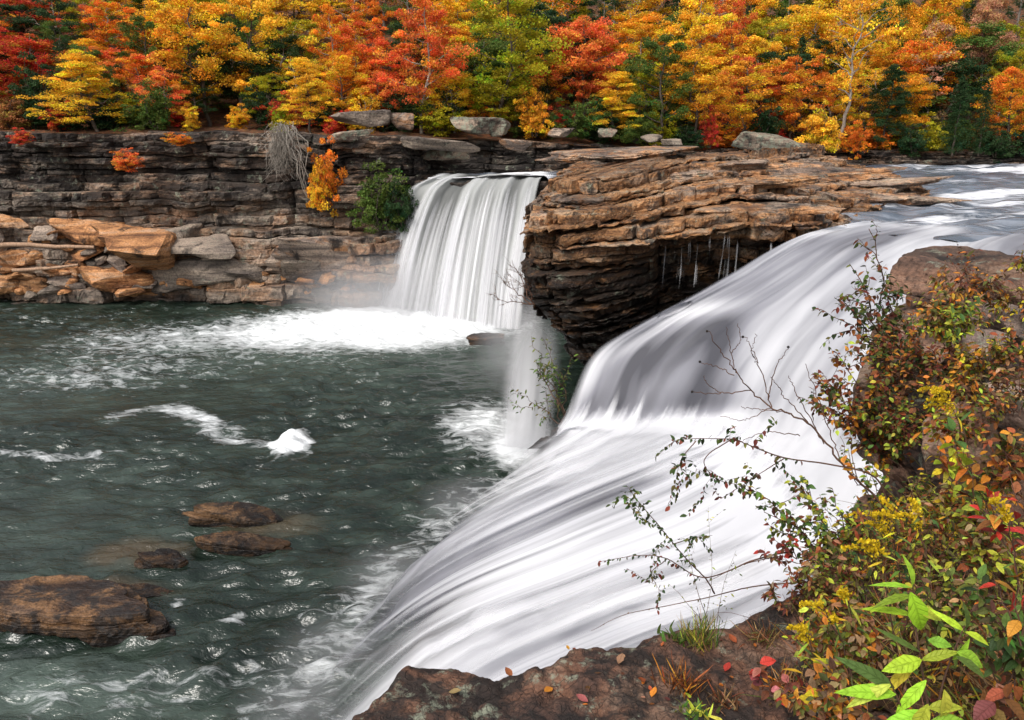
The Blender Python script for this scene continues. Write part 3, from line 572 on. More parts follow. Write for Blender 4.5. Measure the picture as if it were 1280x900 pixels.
fade = smooth(5.6, 9.1, TT + 0.7 * sf + 0.3 * sm) ; al = al * (1 - (0.78 + 0.17 * smooth(8.0, 9.0, TT)) * fade * smooth(7.0, 5.0, AA)) * (1 - 0.4 * smooth(2.4, 0.5, AA) * smooth(5.2, 7.0, TT))
NC = empty('cascade', (4, 22, 0), 'near broad white cascade sliding down two steps beside the camera bank', 'waterfall')
# lumps where the water rebounds
bump_ = 0.28 * np.exp(-((TT - 5.6) / 0.5) ** 2) + 0.10 * np.exp(-((TT - 2.9) / 0.4) ** 2) * np.exp(-((AA - 1.4) / 0.6) ** 2)
bil = fbm(P * np.array([0.55, 0.55, 0.9]), 3, 52)
S = (P + N * (bump_ * (1 + 0.5 * r) + 0.30 * bil * (G(760, 720, 230, 80, -12) + 0.8 * G(830, 570, 190, 40, -5) + .5 * G(560, 760, 160, 60, -38)))[..., None], N, fl, r, rel)
soft = np.clip(0.62 * smooth(4.7, 5.6, TT) + 0.6 * G(800, 558, 160, 30, -8) + 0.5 * G(890, 690, 130, 60, -15) + 0.3 * G(660, 725, 140, 40, -22), 0, .9)
CASC_O = under(put_sheet('water_sheet', S, M_CASC, al, wh, soft=soft), NC)
S2 = (P, N, fl * np.array([1.3, 1, 1]) + 9, r, rel)
va = np.clip(0.40 * smooth(5.2, 6.4, TT) * smooth(-0.1, 0.8, AA) * smooth(9.0, 7.2, TT) + 0.95 * np.exp(-((TT - 5.25) / 0.45) ** 2) * smooth(-0.1, 0.6, AA) + 0.35 * G(890, 690, 130, 60, -15) + 0.3 * G(660, 725, 120, 30, -22), 0, 1)
under(put_sheet('spray_veil', S2, M_SPRAY, va, wh * 0 + 0.6, None, 0.40), NC)
Pb = (P - N * (0.45 + 1.6 * np.exp(-(AA / 0.7) ** 2) * smooth(5.5, 4, TT))[..., None] - np.array([0, 0, 1.0]) * (1.1 * smooth(6.0, 9, TT))[..., None])[::3, ::3]; Pb = Pb + fbm(Pb * 0.7, 4, 12)[..., None] * np.array([0.12, 0.12, 0.15])
tag(mk('cascade_bed', Pb.reshape(-1, 3), gridf(*Pb.shape[:2])[((TT[::3, ::3][:-1, :-1] > 4.9)).ravel()], M_WETROCK, None, False, {'lay': np.full(Pb.shape[0] * Pb.shape[1], 0.5)}), 'dark wet bedrock under the near cascade', None, None, 'structure')

# side curtain dropping straight into the pool behind the tip of the outcrop
lines = []
for k, a in enumerate(np.linspace(0, 1, 5)):
    top = np.array([-0.1 + 2.9 * a, 34.6 + 0.3 * a, 7.2 - 0.2 * a]); foot = np.array([-0.75 + 2.6 * a, 32.3 + 0.2 * a, -0.05])
    lines.append([top + (foot - top) * np.array([t, t ** 0.6, t]) for t in np.linspace(0, 1, 7)])
S = sheet(lines, 60, 80, 0.10, 91, 0.9, 0.04); P, N, fl, r, rel = S
T = np.linspace(0, 1, 80)[:, None]; Aa = np.linspace(0, 1, 60)[None, :]; N[:] = np.array([0, -1, 0.2])
al = 0.95 * np.sin(np.pi * Aa) ** 1.3 * smooth(-0.1, 0.75, T) + 0 * r
SF = empty('side_fall', (0.8, 33, 0), 'narrow misty white side fall dropping behind the tip of the outcrop', 'waterfall')
under(put_sheet('fall_curtain', S, M_MISTY, al, 0.7 + 0.15 * r), SF); under(put_sheet('fall_veil', (P + np.array([-.15, .5, 0]), N, fl + 5, r, rel), M_MISTY, al * .9, 0.7 + 0.15 * r), SF)
# thin drips off the lip of the outcrop on to the cascade
from mathutils.bvhtree import BVHTree
def tree_of(ob):
    me = ob.data; co_ = np.empty(len(me.vertices) * 3, np.float32); me.vertices.foreach_get('co', co_); fi = np.empty(len(me.loops), np.int32); me.loops.foreach_get('vertex_index', fi)
    return BVHTree.FromPolygons(co_.reshape(-1, 3).tolist(), fi.reshape(-1, 4).tolist())
BT = tree_of(OUTCROP); BW = tree_of(CASC_O)
def on_top(u, v):
    h = BT.ray_cast(Vector((0, 0, HC)), Vector(ray(u, v)))[0]; q = PZ(u, v, 9.6)
    return np.array(h) if h is not None and h.y < q[1] + 3 else q
for i, (u, v, wp, hp, lb) in enumerate(((786, 196, 118, 11, 'thin tan slab on the crest of the outcrop, jutting over a dark gap'), (845, 219, 140, 11, 'long flat slab in the middle of the outcrop top with a dark gap beneath'), (925, 206, 110, 9, 'flat slab behind the long middle one on the outcrop top'), (957, 229, 130, 10, 'low wet slab right of the long middle one on the outcrop'), (1090, 250, 122, 10, 'dark wet slab at the tip where outcrop meets the river'), (1048, 219, 110, 8, 'thin ledge slab standing in the river behind the dark wet tip'), (1112, 231, 90, 7, 'small flat slab farthest into the river'), (1010, 262, 80, 9, 'wet slab at the river end of the outcrop lip'))):
    c = on_top(u, v + hp * .4); s_ = c[1] / F
    boulder('rock_slab', c + np.array([0, wp * s_ * .2, hp * s_ * .25]), (wp * s_ * .6, wp * s_ * .34, hp * s_ * .85), 840 + i, M_PROM, lb, 'slab', 'flat slabs on the outcrop', (.03, -.05, .1 * (i % 3 - 1)), 5, .95, .035, 9, True, freq=1.8)
def lip_point(u):
    last = None
    for v in np.arange(232, 345, 1.5):
        h = BT.ray_cast(Vector((0, 0, HC)), Vector(ray(u, v)))[0]
        if h is None: continue
        if last is not None and h.y - last.y > 0.7 and v > 262: return np.array(last)
        last = h
    return np.array(last)
for i, (u, v, v2, wd) in enumerate(((852, 278, 352, 9), (861, 300, 350, 6), (872, 300, 345, 6), (886, 305, 345, 5), (909, 280, 335, 16), (922, 276, 328, 8), (963, 288, 316, 12), (843, 300, 350, 5), (1010, 262, 290, 6), (832, 300, 352, 5))):
    lines = []; m_ = wd / 34.0
    for a in (-0.5, 0, 0.5):
        t0 = lip_point(u + wd * a * .8) + np.array([0, -0.06, 0.05])
        if a == -0.5: base_ = t0
        t0 = t0 * .5 + .5 * (base_ + np.array([m_ * (a + .5) * .8, 0, 0]))
        h = BW.ray_cast(Vector(t0 + np.array([0, -.5, 0])), Vector((0, 0, -1)))[0]; zf_ = h.z - .1 if h is not None else t0[2] - 2.0
        f0 = np.array([t0[0] + a * m_ * 1.5 - .08, t0[1] - .35, zf_])
        lines.append([t0 + (f0 - t0) * np.array([t, t ** 0.6, t ** 1.1]) for t in np.linspace(0, 1, 6)])
    S = sheet(lines, 9, 24, 0.02, 100 + i, 4, 0.2); P, N, fl, r, rel = S
    al = (smooth(0, 0.5, np.linspace(0, 1, 9)) * smooth(1, 0.5, np.linspace(0, 1, 9)))[None] * (0.36 * smooth(0, .18, np.linspace(0, 1, 24)) * smooth(1.05, .75, np.linspace(0, 1, 24)) * (0.8 + 0.4 * n1(np.linspace(0, 5, 24), i)))[:, None]
    o = put_sheet('water_trickle', S, M_DRIP, al, r * 0.2 + 0.7)
    tag(o, ['long thin trickle, leftmost of the bright pair on the dark overhang', 'trickle just right of the long bright one on the dark overhang', 'thin thread third from the left bright trickle under the overhang', 'faintest thread midway under the dark overhang', 'widest slanting trickle in the middle of the overhang', 'slim trickle right beside the widest slanting one', 'short bright trickle near the right end of the overhang', 'faint thread left of the long bright trickle', 'tiny trickle where the outcrop meets the river', 'farthest left thread of water on the dark overhang'][i], 'trickle', 'trickles off the outcrop')

# mist at the foot of the far fall
def mist(name, c, rad, dens, label):
    D, Fc = ico(3); m = bpy.data.materials.new(name); m.use_nodes = True; t = m.node_tree; t.nodes.clear()
    out = t.nodes.new('ShaderNodeOutputMaterial'); pv = t.nodes.new('ShaderNodeVolumePrincipled'); pv.inputs['Color'].default_value = (0.95, 0.95, 0.97, 1); pv.inputs['Anisotropy'].default_value = 0.0
    tc = t.nodes.new('ShaderNodeTexCoord'); ln = t.nodes.new('ShaderNodeVectorMath'); ln.operation = 'LENGTH'; mr = t.nodes.new('ShaderNodeMapRange'); mr.interpolation_type = 'SMOOTHSTEP'
    mr.inputs['From Min'].default_value = 1.0; mr.inputs['From Max'].default_value = 0.1; mr.inputs['To Min'].default_value = 0; mr.inputs['To Max'].default_value = dens
    t.links.new(tc.outputs['Object'], ln.inputs[0]); t.links.new(ln.outputs['Value'], mr.inputs['Value']); t.links.new(mr.outputs[0], pv.inputs['Density']); t.links.new(pv.outputs[0], out.inputs['Volume'])
    o = mk(name, D, Fc, m, None, True); o.location = [float(x) for x in c]; o.scale = rad
    return tag(o, label, None, None, 'stuff')
mist('spray_mist', (-8.0, 59.0, 0.6), (10.5, 4.5, 4.6), 0.34, 'pale spray drifting at the foot of the far fall')
mist('spray_mist', PY(636, 425, 41), (2.3, 6.0, 2.6), 0.10, 'pale spray between the far fall and the side fall')
mist('spray_mist', PZ(655, 556, 0.5), (1.9, 1.7, 1.3), 0.5, 'pale spray at the foot of the side fall')
for (u, v, r_) in ((585, 632, 2.3), (500, 722, 2.4), (425, 815, 2.2), (372, 890, 1.9)): mist('spray_mist', PZ(u, v, 0.5), (r_, r_ * .9, 1.15), 0.15, 'pale spray drifting along the foot of the near cascade')
mist('spray_mist', PZ(800, 560, 4.9), (3.8, 2.0, 1.1), 0.42, 'pale spray over the step of the near cascade')
# ------------------------------------------------------------------ plant building blocks
def frames(P):
    T = np.gradient(P, axis=0); T /= np.linalg.norm(T, axis=1)[:, None] + 1e-9
    ref = np.array([0.31, 0.17, 0.93]); A = np.cross(T, ref); A /= np.linalg.norm(A, axis=1)[:, None] + 1e-9
    return T, A, np.cross(T, A)
class Stems:
    def __init__(s): s.V, s.F, s.n = [], [], 0
    def tube(s, P, r0, r1, k=5):
        P = np.asarray(P, float); T, A, B = frames(P); m = len(P); r = np.linspace(r0, r1, m)
        an = np.linspace(0, 2 * math.pi, k, endpoint=False)
        V = P[:, None] + r[:, None, None] * (np.cos(an)[None, :, None] * A[:, None] + np.sin(an)[None, :, None] * B[:, None])
        i = np.arange(m * k).reshape(m, k); j = np.roll(i, -1, 1)
        s.V.append(V.reshape(-1, 3)); s.F.append(np.stack([i[:-1], j[:-1], j[1:], i[1:]], -1).reshape(-1, 4) + s.n); s.n += m * k
    def build(s, name, mat, parent=None): return mk(name, np.concatenate(s.V), np.concatenate(s.F), mat, parent, True)
def unit(a): return a / (np.linalg.norm(a, axis=-1, keepdims=True) + 1e-9)
def quads(C, N, L, W, rng):
    """rhomb leaves: centres, normals, lengths, widths"""
    n = len(C); a = unit(np.cross(N, unit(rng.normal(size=(n, 3))))); b = np.cross(N, a)
    L = L[:, None]; W = W[:, None]
    V = np.stack([C - a * L * .5, C + b * W * .5 - N * L * .08 + a * L * .08, C + a * L * .5, C - b * W * .5 - N * L * .08 + a * L * .08], 1)
    return V.reshape(-1, 3), np.arange(4 * n).reshape(n, 4)
def clump_leaves(cl, rng, per, lsize, flat=0.3, elong=0.75, droop=0.25):
    """cl rows: x,y,z,r"""
    m = len(cl); n = m * per; ci = np.repeat(np.arange(m), per)
    D = unit(rng.normal(size=(n, 3))) * rng.uniform(0.15, 1, (n, 1)) ** 0.6
    r = cl[ci, 3:4]; off = D * r * np.array([1, 1, flat]); off[:, 2] -= droop * (np.hypot(off[:, 0], off[:, 1]) / r[:, 0]) ** 2 * r[:, 0]
    C = cl[ci, :3] + off; N = unit(rng.normal(size=(n, 3)) * 0.75 + np.array([0, -0.25, 0.8]))
    L = lsize * rng.uniform(0.7, 1.35, n); V, Fq = quads(C, N, L, L * elong, rng)
    ch, cv = rng.normal(0, 0.5, m), rng.normal(0, 0.45, m)
    va = np.stack([ch[ci] + rng.normal(0, 0.35, n), cv[ci] + rng.normal(0, 0.35, n), np.zeros(n)], 1)
    return V, Fq, np.repeat(va, 4, 0)
def wob(a, b, n, amp, rng, sag=0.0):
    t = np.linspace(0, 1, n)[:, None]; P = a + (b - a) * t; L = np.linalg.norm(b - a)
    nz = np.cumsum(rng.normal(0, 1, (n, 3)), 0); nz -= nz[0] + (nz[-1] - nz[0]) * t
    P = P + nz * amp * L / math.sqrt(n); P[:, 2] += sag * L * 4 * (t * (1 - t))[:, 0]; return P

def tree_mesh(seed, kind):
    """returns trunk object, crown object; nominal height 8 m"""
    rng = np.random.default_rng(seed); st = Stems(); cl = []
    H = 8.0
    if kind in ('round', 'tall', 'layered', 'sparse'):
        Rr = {'round': 2.7, 'tall': 2.0, 'layered': 2.5, 'sparse': 2.0}[kind]; h0 = {'round': .16, 'tall': .22, 'layered': .10, 'sparse': .35}[kind]
        top = np.array([rng.normal(0, .35), rng.normal(0, .35), H * 0.95]); tr = wob(np.zeros(3), top, 14, 0.06, rng); st.tube(tr, 0.13, 0.025, 7)
        nl = {'round': 20, 'tall': 20, 'layered': 36, 'sparse': 16}[kind]
        for i in range(nl):
            f = h0 + (0.97 - h0) * (i + rng.uniform(0, .8)) / nl; g = (f - h0) / (1 - h0)
            rad = Rr * {'round': math.sin(math.pi * min(1, .22 + .75 * g)) ** .8, 'tall': math.sin(math.pi * (.18 + .78 * g)) ** .7, 'layered': (1.05 - g) ** .75, 'sparse': .5 + .5 * math.sin(math.pi * g)}[kind] * rng.uniform(.65, 1.2)
            a = i * 2.4 + rng.normal(0, .4); p0 = np.array([np.interp(f * 13, np.arange(14), tr[:, k]) for k in range(3)])
            rise = {'round': .35, 'tall': .5, 'layered': .05, 'sparse': .6}[kind] * rad + rng.normal(0, .15)
            p1 = p0 + np.array([math.cos(a) * rad, math.sin(a) * rad, rise]); br = wob(p0, p1, 7, 0.10, rng, .05); st.tube(br, 0.05 * (1.2 - g), 0.012, 4)
            nsub = 3 if rad > .8 else 1
            for j in range(nsub + 2):
                q = br[min(6, 2 + j)] if j < 5 else br[6]; e = q + np.array([math.cos(a + rng.normal(0, .9)), math.sin(a + rng.normal(0, .9)), rng.normal(.12, .25)]) * rng.uniform(.3, .8) * (0.5 + .5 * rad / Rr)
                st.tube(np.array([q, (q + e) / 2 + rng.normal(0, .04, 3), e]), 0.014, 0.006, 3)
                if kind != 'sparse' or rng.random() < .55: cl.append([*e, rng.uniform(.34, .75)])
            cl.append([*p1, rng.uniform(.4, .8)])
        cl.append([*top, .5]); cl = np.array(cl)
        if kind == 'layered': V, Fq, va = clump_leaves(cl, rng, 105, .118, .36, .6, .2)
        elif kind == 'sparse': V, Fq, va = clump_leaves(cl, rng, 34, .15, .4, .75, .2)
        else: V, Fq, va = clump_leaves(cl, rng, 115, .118, .5, .8, .25)
    elif kind == 'cedar':
        st.tube(wob(np.zeros(3), np.array([0, 0, H * .97]), 10, 0.02, rng), 0.11, 0.02, 6)
        for i in range(95):
            f = .04 + .94 * i / 95; rad = 1.75 * (1.02 - f) ** .7 * rng.uniform(.75, 1.2) * (0.75 + .25 * math.sin(i)); a = i * 2.4 + rng.normal(0, .3); z = f * H
            for t in (.4, .7, 1.0): cl.append([math.cos(a) * rad * t, math.sin(a) * rad * t, z + rad * .28 * t + rng.normal(0, .06), .24 + .18 * (1 - f)])
        cl.append([0, 0, H, .15]); V, Fq, va = clump_leaves(np.array(cl), rng, 26, .16, .7, .35, .3)
    elif kind == 'pine':
        tr = wob(np.zeros(3), np.array([rng.normal(0, .3), 0, H]), 10, 0.05, rng); st.tube(tr, 0.12, 0.03, 6)
        for i in range(22):
            f = .42 + .56 * i / 22; a = i * 2.4 + rng.normal(0, .4); rad = 1.7 * (1.1 - f) ** .5 * rng.uniform(.6, 1.15); p0 = tr[int(f * 9)] * 1.0; p0[2] = f * H
            p1 = p0 + np.array([math.cos(a) * rad, math.sin(a) * rad, .25]); st.tube(wob(p0, p1, 5, .08, rng), .03, .01, 4)
            for t in (.6, .85, 1.05): cl.append([*(p0 + (p1 - p0) * t + rng.normal(0, .1, 3)), rng.uniform(.3, .5)])
        V, Fq, va = clump_leaves(np.array(cl), rng, 60, .2, .45, .16, .1)
    else:  # bush, nominal 8 m like the others so that scale works the same way
        for i in range(11):
            a = rng.uniform(0, 6.28); rad = rng.uniform(.8, 3.6); z = H * rng.uniform(.35, 1.0) * (1 - .08 * rad); p1 = np.array([math.cos(a) * rad, math.sin(a) * rad, z])
            br = wob(np.array([math.cos(a) * .3, math.sin(a) * .3, 0]), p1, 8, .10, rng, .05); st.tube(br, .09, .02, 4)
            for j in range(9):
                q = br[2 + j % 6]; e = q + rng.normal(0, .9, 3); st.tube(np.array([q, (q + e) / 2 + rng.normal(0, .1, 3), e]), .03, .012, 3); cl.append([*e, rng.uniform(.5, 1.15)])
        V, Fq, va = clump_leaves(np.array(cl), rng, 70, .30, .55, .7, .2)
    return st, (V, Fq, va)
_proto = {}
KIND_NAME = {'round': 'maple_tree', 'tall': 'hickory_tree', 'layered': 'beech_tree', 'sparse': 'birch_tree', 'cedar': 'cedar_tree', 'pine': 'pine_tree', 'bush': 'bush'}
VARS = {'round': 3, 'tall': 3, 'layered': 2, 'sparse': 2, 'cedar': 2, 'pine': 2, 'bush': 4}
HUE = {'Y': (.86, .50, .04), 'G': (.80, .38, .03), 'O': (.78, .245, .03), 'K': (.78, .185, .05), 'R': (.62, .075, .035), 'L': (.42, .36, .02), 'E': (.115, .165, .03), 'D': (.035, .07, .022), 'B': (.36, .15, .05), 'P': (.55, .28, .16), 'W': (.34, .27, .20)}
CNAME = {'Y': 'yellow', 'G': 'golden', 'O': 'orange', 'K': 'salmon orange', 'R': 'red', 'L': 'yellow green', 'E': 'green', 'D': 'dark green', 'B': 'russet brown', 'P': 'faded pinkish tan', 'W': 'pale bare grey'}
_cnt = [0]
def plant_tree(u, vtop, vbase, Y, wpx, kind, hue, label, group, blend=0.35, pale=False, cat=None):
    rnd = random.Random(_cnt[0] * 13 + 5); _cnt[0] += 1
    var = rnd.randrange(VARS[kind]); key = (kind, var, pale); c = PY(u, 160, Y); z = ground(c[0], Y) - 0.1 if vbase is None else PY(u, vbase, Y)[2]
    Hh = PY(u, vtop, Y)[2] - z; W = wpx * Y / F
    nom = {'round': 5.6, 'tall': 4.3, 'layered': 5.2, 'sparse': 4.4, 'cedar': 3.5, 'pine': 3.4, 'bush': 8.0}[kind]
    nm = KIND_NAME[kind]; cat = cat or ('bush' if kind == 'bush' else 'tree')
    root = bpy.data.objects.new(nm, None); COL.objects.link(root)
    if key not in _proto:
        st, (V, Fq, va) = tree_mesh(hash(kind) % 1 + {'round': 10, 'tall': 20, 'layered': 30, 'sparse': 40, 'cedar': 50, 'pine': 60, 'bush': 70}[kind] + var, kind)
        t = st.build('stem' if kind == 'bush' else 'trunk', M_BARKP if pale else M_BARK, root); k = mk('foliage' if kind == 'bush' else 'crown', V, Fq, M_CROWN, root, False, {'vary': va}); _proto[key] = (t, k)
    else:
        t, k = [x.copy() for x in _proto[key]]
        for x in (t, k): x.parent = root; COL.objects.link(x)
    k.color = (*HUE[hue], blend)
    root.location = (float(c[0]), float(Y), float(z)); root.rotation_euler = (0, 0, rnd.uniform(0, 6.28)); root.scale = (W / nom, W / nom, Hh / 8.0); root.empty_display_size = 0.3
    return tag(root, label, cat, group)

# front edge of the wood, left to right: u, top v, base v (None = on the slope), distance, crown width px, kind, colour, label
FRONT = [
 (-12, 22, 150, 70, 120, 'round', 'R', 'red maple at the far left end of the cliff top, half out of the picture'),
 (52, 60, 150, 69, 70, 'bush', 'D', 'dark green thicket between the leftmost red maple and the feathery yellow tree'),
 (122, 52, 163, 66.5, 118, 'layered', 'Y', 'feathery bright yellow tree standing on the cliff edge'),
 (196, 96, 158, 66.8, 66, 'bush', 'E', 'rounded green bush just right of the feathery yellow tree on the cliff'),
 (215, 60, 165, 73, 70, 'cedar', 'D', 'dark cedar standing behind the rounded green bush on the cliff'),
 (262, -10, 160, 72, 110, 'tall', 'G', 'tall golden tree behind the grassy gap on the cliff top'),
 (322, -20, 150, 74, 120, 'round', 'Y', 'broad yellow tree right of the tall golden one above the grassy gap'),
 (330, 95, 152, 70, 62, 'bush', 'D', 'dark green bush under the broad yellow tree'),
 (388, 62, 165, 66.8, 78, 'layered', 'Y', 'small pointed yellow tree directly above the pale root mass'),
 (352, 118, 165, 66.5, 40, 'bush', 'L', 'little yellow green bush on top of the pale root mass'),
 (418, 128, 165, 66.6, 44, 'bush', 'R', 'dark red bush beside the small pointed yellow tree'),
 (455, 105, 162, 68.5, 66, 'bush', 'Y', 'low yellow bush left of the salmon orange tree with pale trunks'),
 (442, 70, 160, 72, 80, 'round', 'O', 'orange tree behind the low yellow bush'),
 (527, -12, 166, 69.5, 118, 'round', 'K', 'salmon orange tree with pale trunks above the waterfall ledge'),
 (500, 110, 164, 71, 50, 'bush', 'D', 'dark bush at the foot of the salmon orange tree, left side'),
 (565, 100, 160, 72, 60, 'bush', 'D', 'dark bush right of the pale trunks behind the lichen boulders'),
 (625, -25, 168, 72.5, 150, 'round', 'L', 'large yellow green tree over the lichen boulders'),
 (668, 92, 168, 71.5, 60, 'bush', 'G', 'golden bush at the right foot of the large yellow green tree'),
 (722, 112, 170, 72.5, 66, 'bush', 'E', 'bright green bush right of the large yellow green tree'),
 (735, 10, 165, 78, 100, 'tall', 'K', 'salmon orange tree behind the bright green bush'),
 (768, 80, 168, 74, 84, 'layered', 'Y', 'slender yellow tree between the bright green bush and the dark-trunked green tree'),
 (796, 128, 176, 73, 60, 'bush', 'E', 'green bush at the foot of the slender yellow tree'),
 (826, 34, 172, 74.5, 105, 'round', 'E', 'green tree with a dark trunk at the middle of the far bank'),
 (872, 60, 178, 75, 86, 'tall', 'G', 'golden tree just right of the dark-trunked green tree'),
 (888, 128, 182, 74.5, 34, 'bush', 'R', 'small red bush in front of the golden trees by the long grey boulder'),
 (930, 66, 178, 77, 118, 'round', 'G', 'broad golden tree behind the long grey boulder'),
 (955, 118, 182, 76.5, 64, 'bush', 'D', 'dark green bush behind the long grey boulder'),
 (990, 60, 180, 79, 96, 'round', 'O', 'orange tree right of the long grey boulder'),
 (1028, 112, 186, 77, 76, 'bush', 'Y', 'yellow bush left of the slim pale-trunked tree'),
 (1049, -14, 184, 78, 95, 'sparse', 'G', 'slim pale-trunked tree with thin golden leaves'),
 (1070, 138, 188, 77.5, 46, 'bush', 'O', 'orange bush at the foot of the slim pale-trunked tree'),
 (1108, 70, 188, 79.5, 70, 'layered', 'D', 'dark green spreading tree between orange bush and the two cedars'),
 (1125, 82, 186, 81, 74, 'tall', 'G', 'golden tree behind the dark green spreading tree'),
 (1165, 60, 190, 84, 80, 'sparse', 'P', 'thin faded tan tree left of the two cedars'),
 (1195, 88, 192, 79.5, 58, 'cedar', 'D', 'left of the two dark cedars at the right end of the far bank'),
 (1228, 98, 192, 80, 44, 'cedar', 'D', 'right one of the two dark cedars, smaller and slimmer'),
 (1262, 76, 192, 81, 70, 'tall', 'O', 'orange tree right of the two dark cedars'),
 (1250, 150, 194, 80, 60, 'bush', 'D', 'low dark bush under the orange tree at the right end of the bank'),
 (1292, 130, 194, 80, 60, 'bush', 'D', 'dark bush cut by the right edge of the picture'),
 (1145, 150, 192, 79, 56, 'bush', 'D', 'low dark bush between the dark spreading tree and left cedar'),
 (860, 148, 184, 74, 56, 'bush', 'D', 'low dark bush under the golden tree right of the green tree'),
 (750, 142, 172, 73, 44, 'bush', 'D', 'low dark bush between the two green bushes'),
 (15, 108, 160, 68, 74, 'bush', 'B', 'russet bush on the cliff edge at the far left'),
 (75, 120, 160, 67, 44, 'bush', 'R', 'small red bush left of the feathery yellow tree'),
 (240, 126, 160, 67.5, 40, 'bush', 'Y', 'tiny yellow bush at the left end of the grassy gap'),
 (300, 126, 158, 69, 44, 'bush', 'G', 'tiny golden bush at the back of the grassy gap'),
]
for (u, vt, vb, Yd, wp, kd, hu, lb) in FRONT:
    plant_tree(u, vt + (0 if kd == 'bush' else 6), None if vb is None else vb + 3, Yd, wp * .84, kd, hu, lb, 'trees and bushes along the far bank', 0.6 if hu in 'LE' else 0.45, kd == 'sparse' or 'pale trunks' in lb)

# the wood on the slope behind, three loose rows; colours by place as in the photograph
rnd = random.Random(77); rows = []
PAL = [(0, 'RKO'), (70, 'KOGY'), (150, 'OKYG'), (230, 'YGLE'), (330, 'YGOL'), (400, 'OKGY'), (480, 'KOYG'), (560, 'LYGE'), (650, 'LYOE'), (710, 'KYO'), (790, 'LGYE'), (850, 'KOY'), (930, 'YKG'), (990, 'GOLY'), (1060, 'GLEY'), (1120, 'GPOE'), (1180, 'PBGDE'), (1240, 'GYL'), (1300, 'OGKO')]
for row, (Yd, vt, n, wp) in enumerate(((6, 72, 25, 66), (9.5, 50, 29, 70), (13, 26, 29, 72), (17.5, 2, 28, 74), (23, -24, 26, 78), (30, -50, 24, 84))):
    for i in range(n):
        u = -30 + 1340 * (i + rnd.uniform(.1, .9)) / n; pal = [p for x, p in PAL if x <= max(0, u)][-1]
        kd = rnd.choice(['round', 'round', 'tall', 'tall', 'layered', 'sparse']); hu = rnd.choice(pal + pal[0])
        if rnd.random() < .30: kd, hu = rnd.choice([('pine', 'D'), ('cedar', 'D'), ('round', 'E'), ('round', 'L'), ('tall', 'D'), ('round', 'D')])
        rows.append([row, u, vt + rnd.uniform(-22, 22), float(ybank(PY(u, 165, 73)[0])) + Yd + rnd.uniform(-2, 2), wp * rnd.uniform(.75, 1.2) * (.6 if kd in ('cedar', 'pine') else 1), kd, hu])
ORD = ['first', 'second', 'third', 'fourth', 'fifth', 'sixth', 'seventh', 'eighth', 'ninth', 'tenth', 'eleventh', 'twelfth', 'thirteenth', 'fourteenth', 'fifteenth', 'sixteenth', 'seventeenth', 'eighteenth', 'nineteenth', 'twentieth']
ROWN = ['first wood row', 'second wood row', 'third wood row', 'fourth wood row', 'fifth wood row', 'topmost wood row']
seen = {}
rows.sort(key=lambda r: (r[0], r[1]))
tot = {}
for r in rows: tot[(r[0], r[6], r[5])] = tot.get((r[0], r[6], r[5]), 0) + 1
for (row, u, vt, Yd, wp, kd, hu) in rows:
    k = (row, hu, kd); seen[k] = seen.get(k, 0) + 1
    sh = {'round': 'round', 'tall': 'narrow', 'layered': 'spreading', 'sparse': 'thin-leaved', 'cedar': 'conical', 'pine': 'tufted pine'}[kd]
    lb = ('%s of the %s %s trees, from the left, in the %s' % (ORD[seen[k] - 1], CNAME[hu], sh, ROWN[row])) if tot[k] > 1 else 'the one %s %s tree in the %s' % (CNAME[hu], sh, ROWN[row])
    plant_tree(u, vt, None, Yd, wp, kd, hu, lb, 'trees of the wood on the slope', 0.65 if hu in 'LE' else 0.55, rnd.random() < .4)

# low growth under the front trees
for i in range(34):
    u = -20 + 1330 * (i + rnd.uniform(.1, .9)) / 34; yb = float(ybank(PY(u, 165, 72)[0])); vb = 160 if u < 560 else 172 if u < 850 else 187
    hu = rnd.choice('DDDBELRO'); h_ = rnd.uniform(26, 50)
    if 232 < u < 330: continue
    plant_tree(u, vb - h_ - 8, None, yb + rnd.uniform(2.5, 7), rnd.uniform(44, 74), 'bush', hu, 'low %s undershrub in the shade beneath the bank trees' % CNAME[hu], 'undershrubs beneath the bank trees', .4)

# ------------------------------------------------------------------ plants on the cliff
def cliff_bush(u, v0, v1, Y, wp, hue, label, kind='bush'):
    return plant_tree(u, v0, v1, Y, wp, kind, hue, label, 'plants clinging to the cliff')
cliff_bush(155, 182, 214, 62.6, 46, 'K', 'small salmon orange shrub on the dark cliff face')
cliff_bush(224, 163, 182, 63.0, 34, 'O', 'little orange shrub near the cliff top')
cliff_bush(404, 165, 258, 61.6, 52, 'O', 'orange and yellow shrub trailing down the cliff corner')
cliff_bush(392, 205, 262, 61.2, 34, 'G', 'golden shrub low on the cliff under the trailing orange one')
cliff_bush(470, 196, 285, 61.0, 84, 'E', 'big green shrub on the cliff left of the far waterfall')
cliff_bush(500, 215, 288, 61.0, 50, 'D', 'dark green shrub tight against the far waterfall')
cliff_bush(25, 158, 180, 63.0, 34, 'R', 'red shrub hanging over the cliff edge, far left')
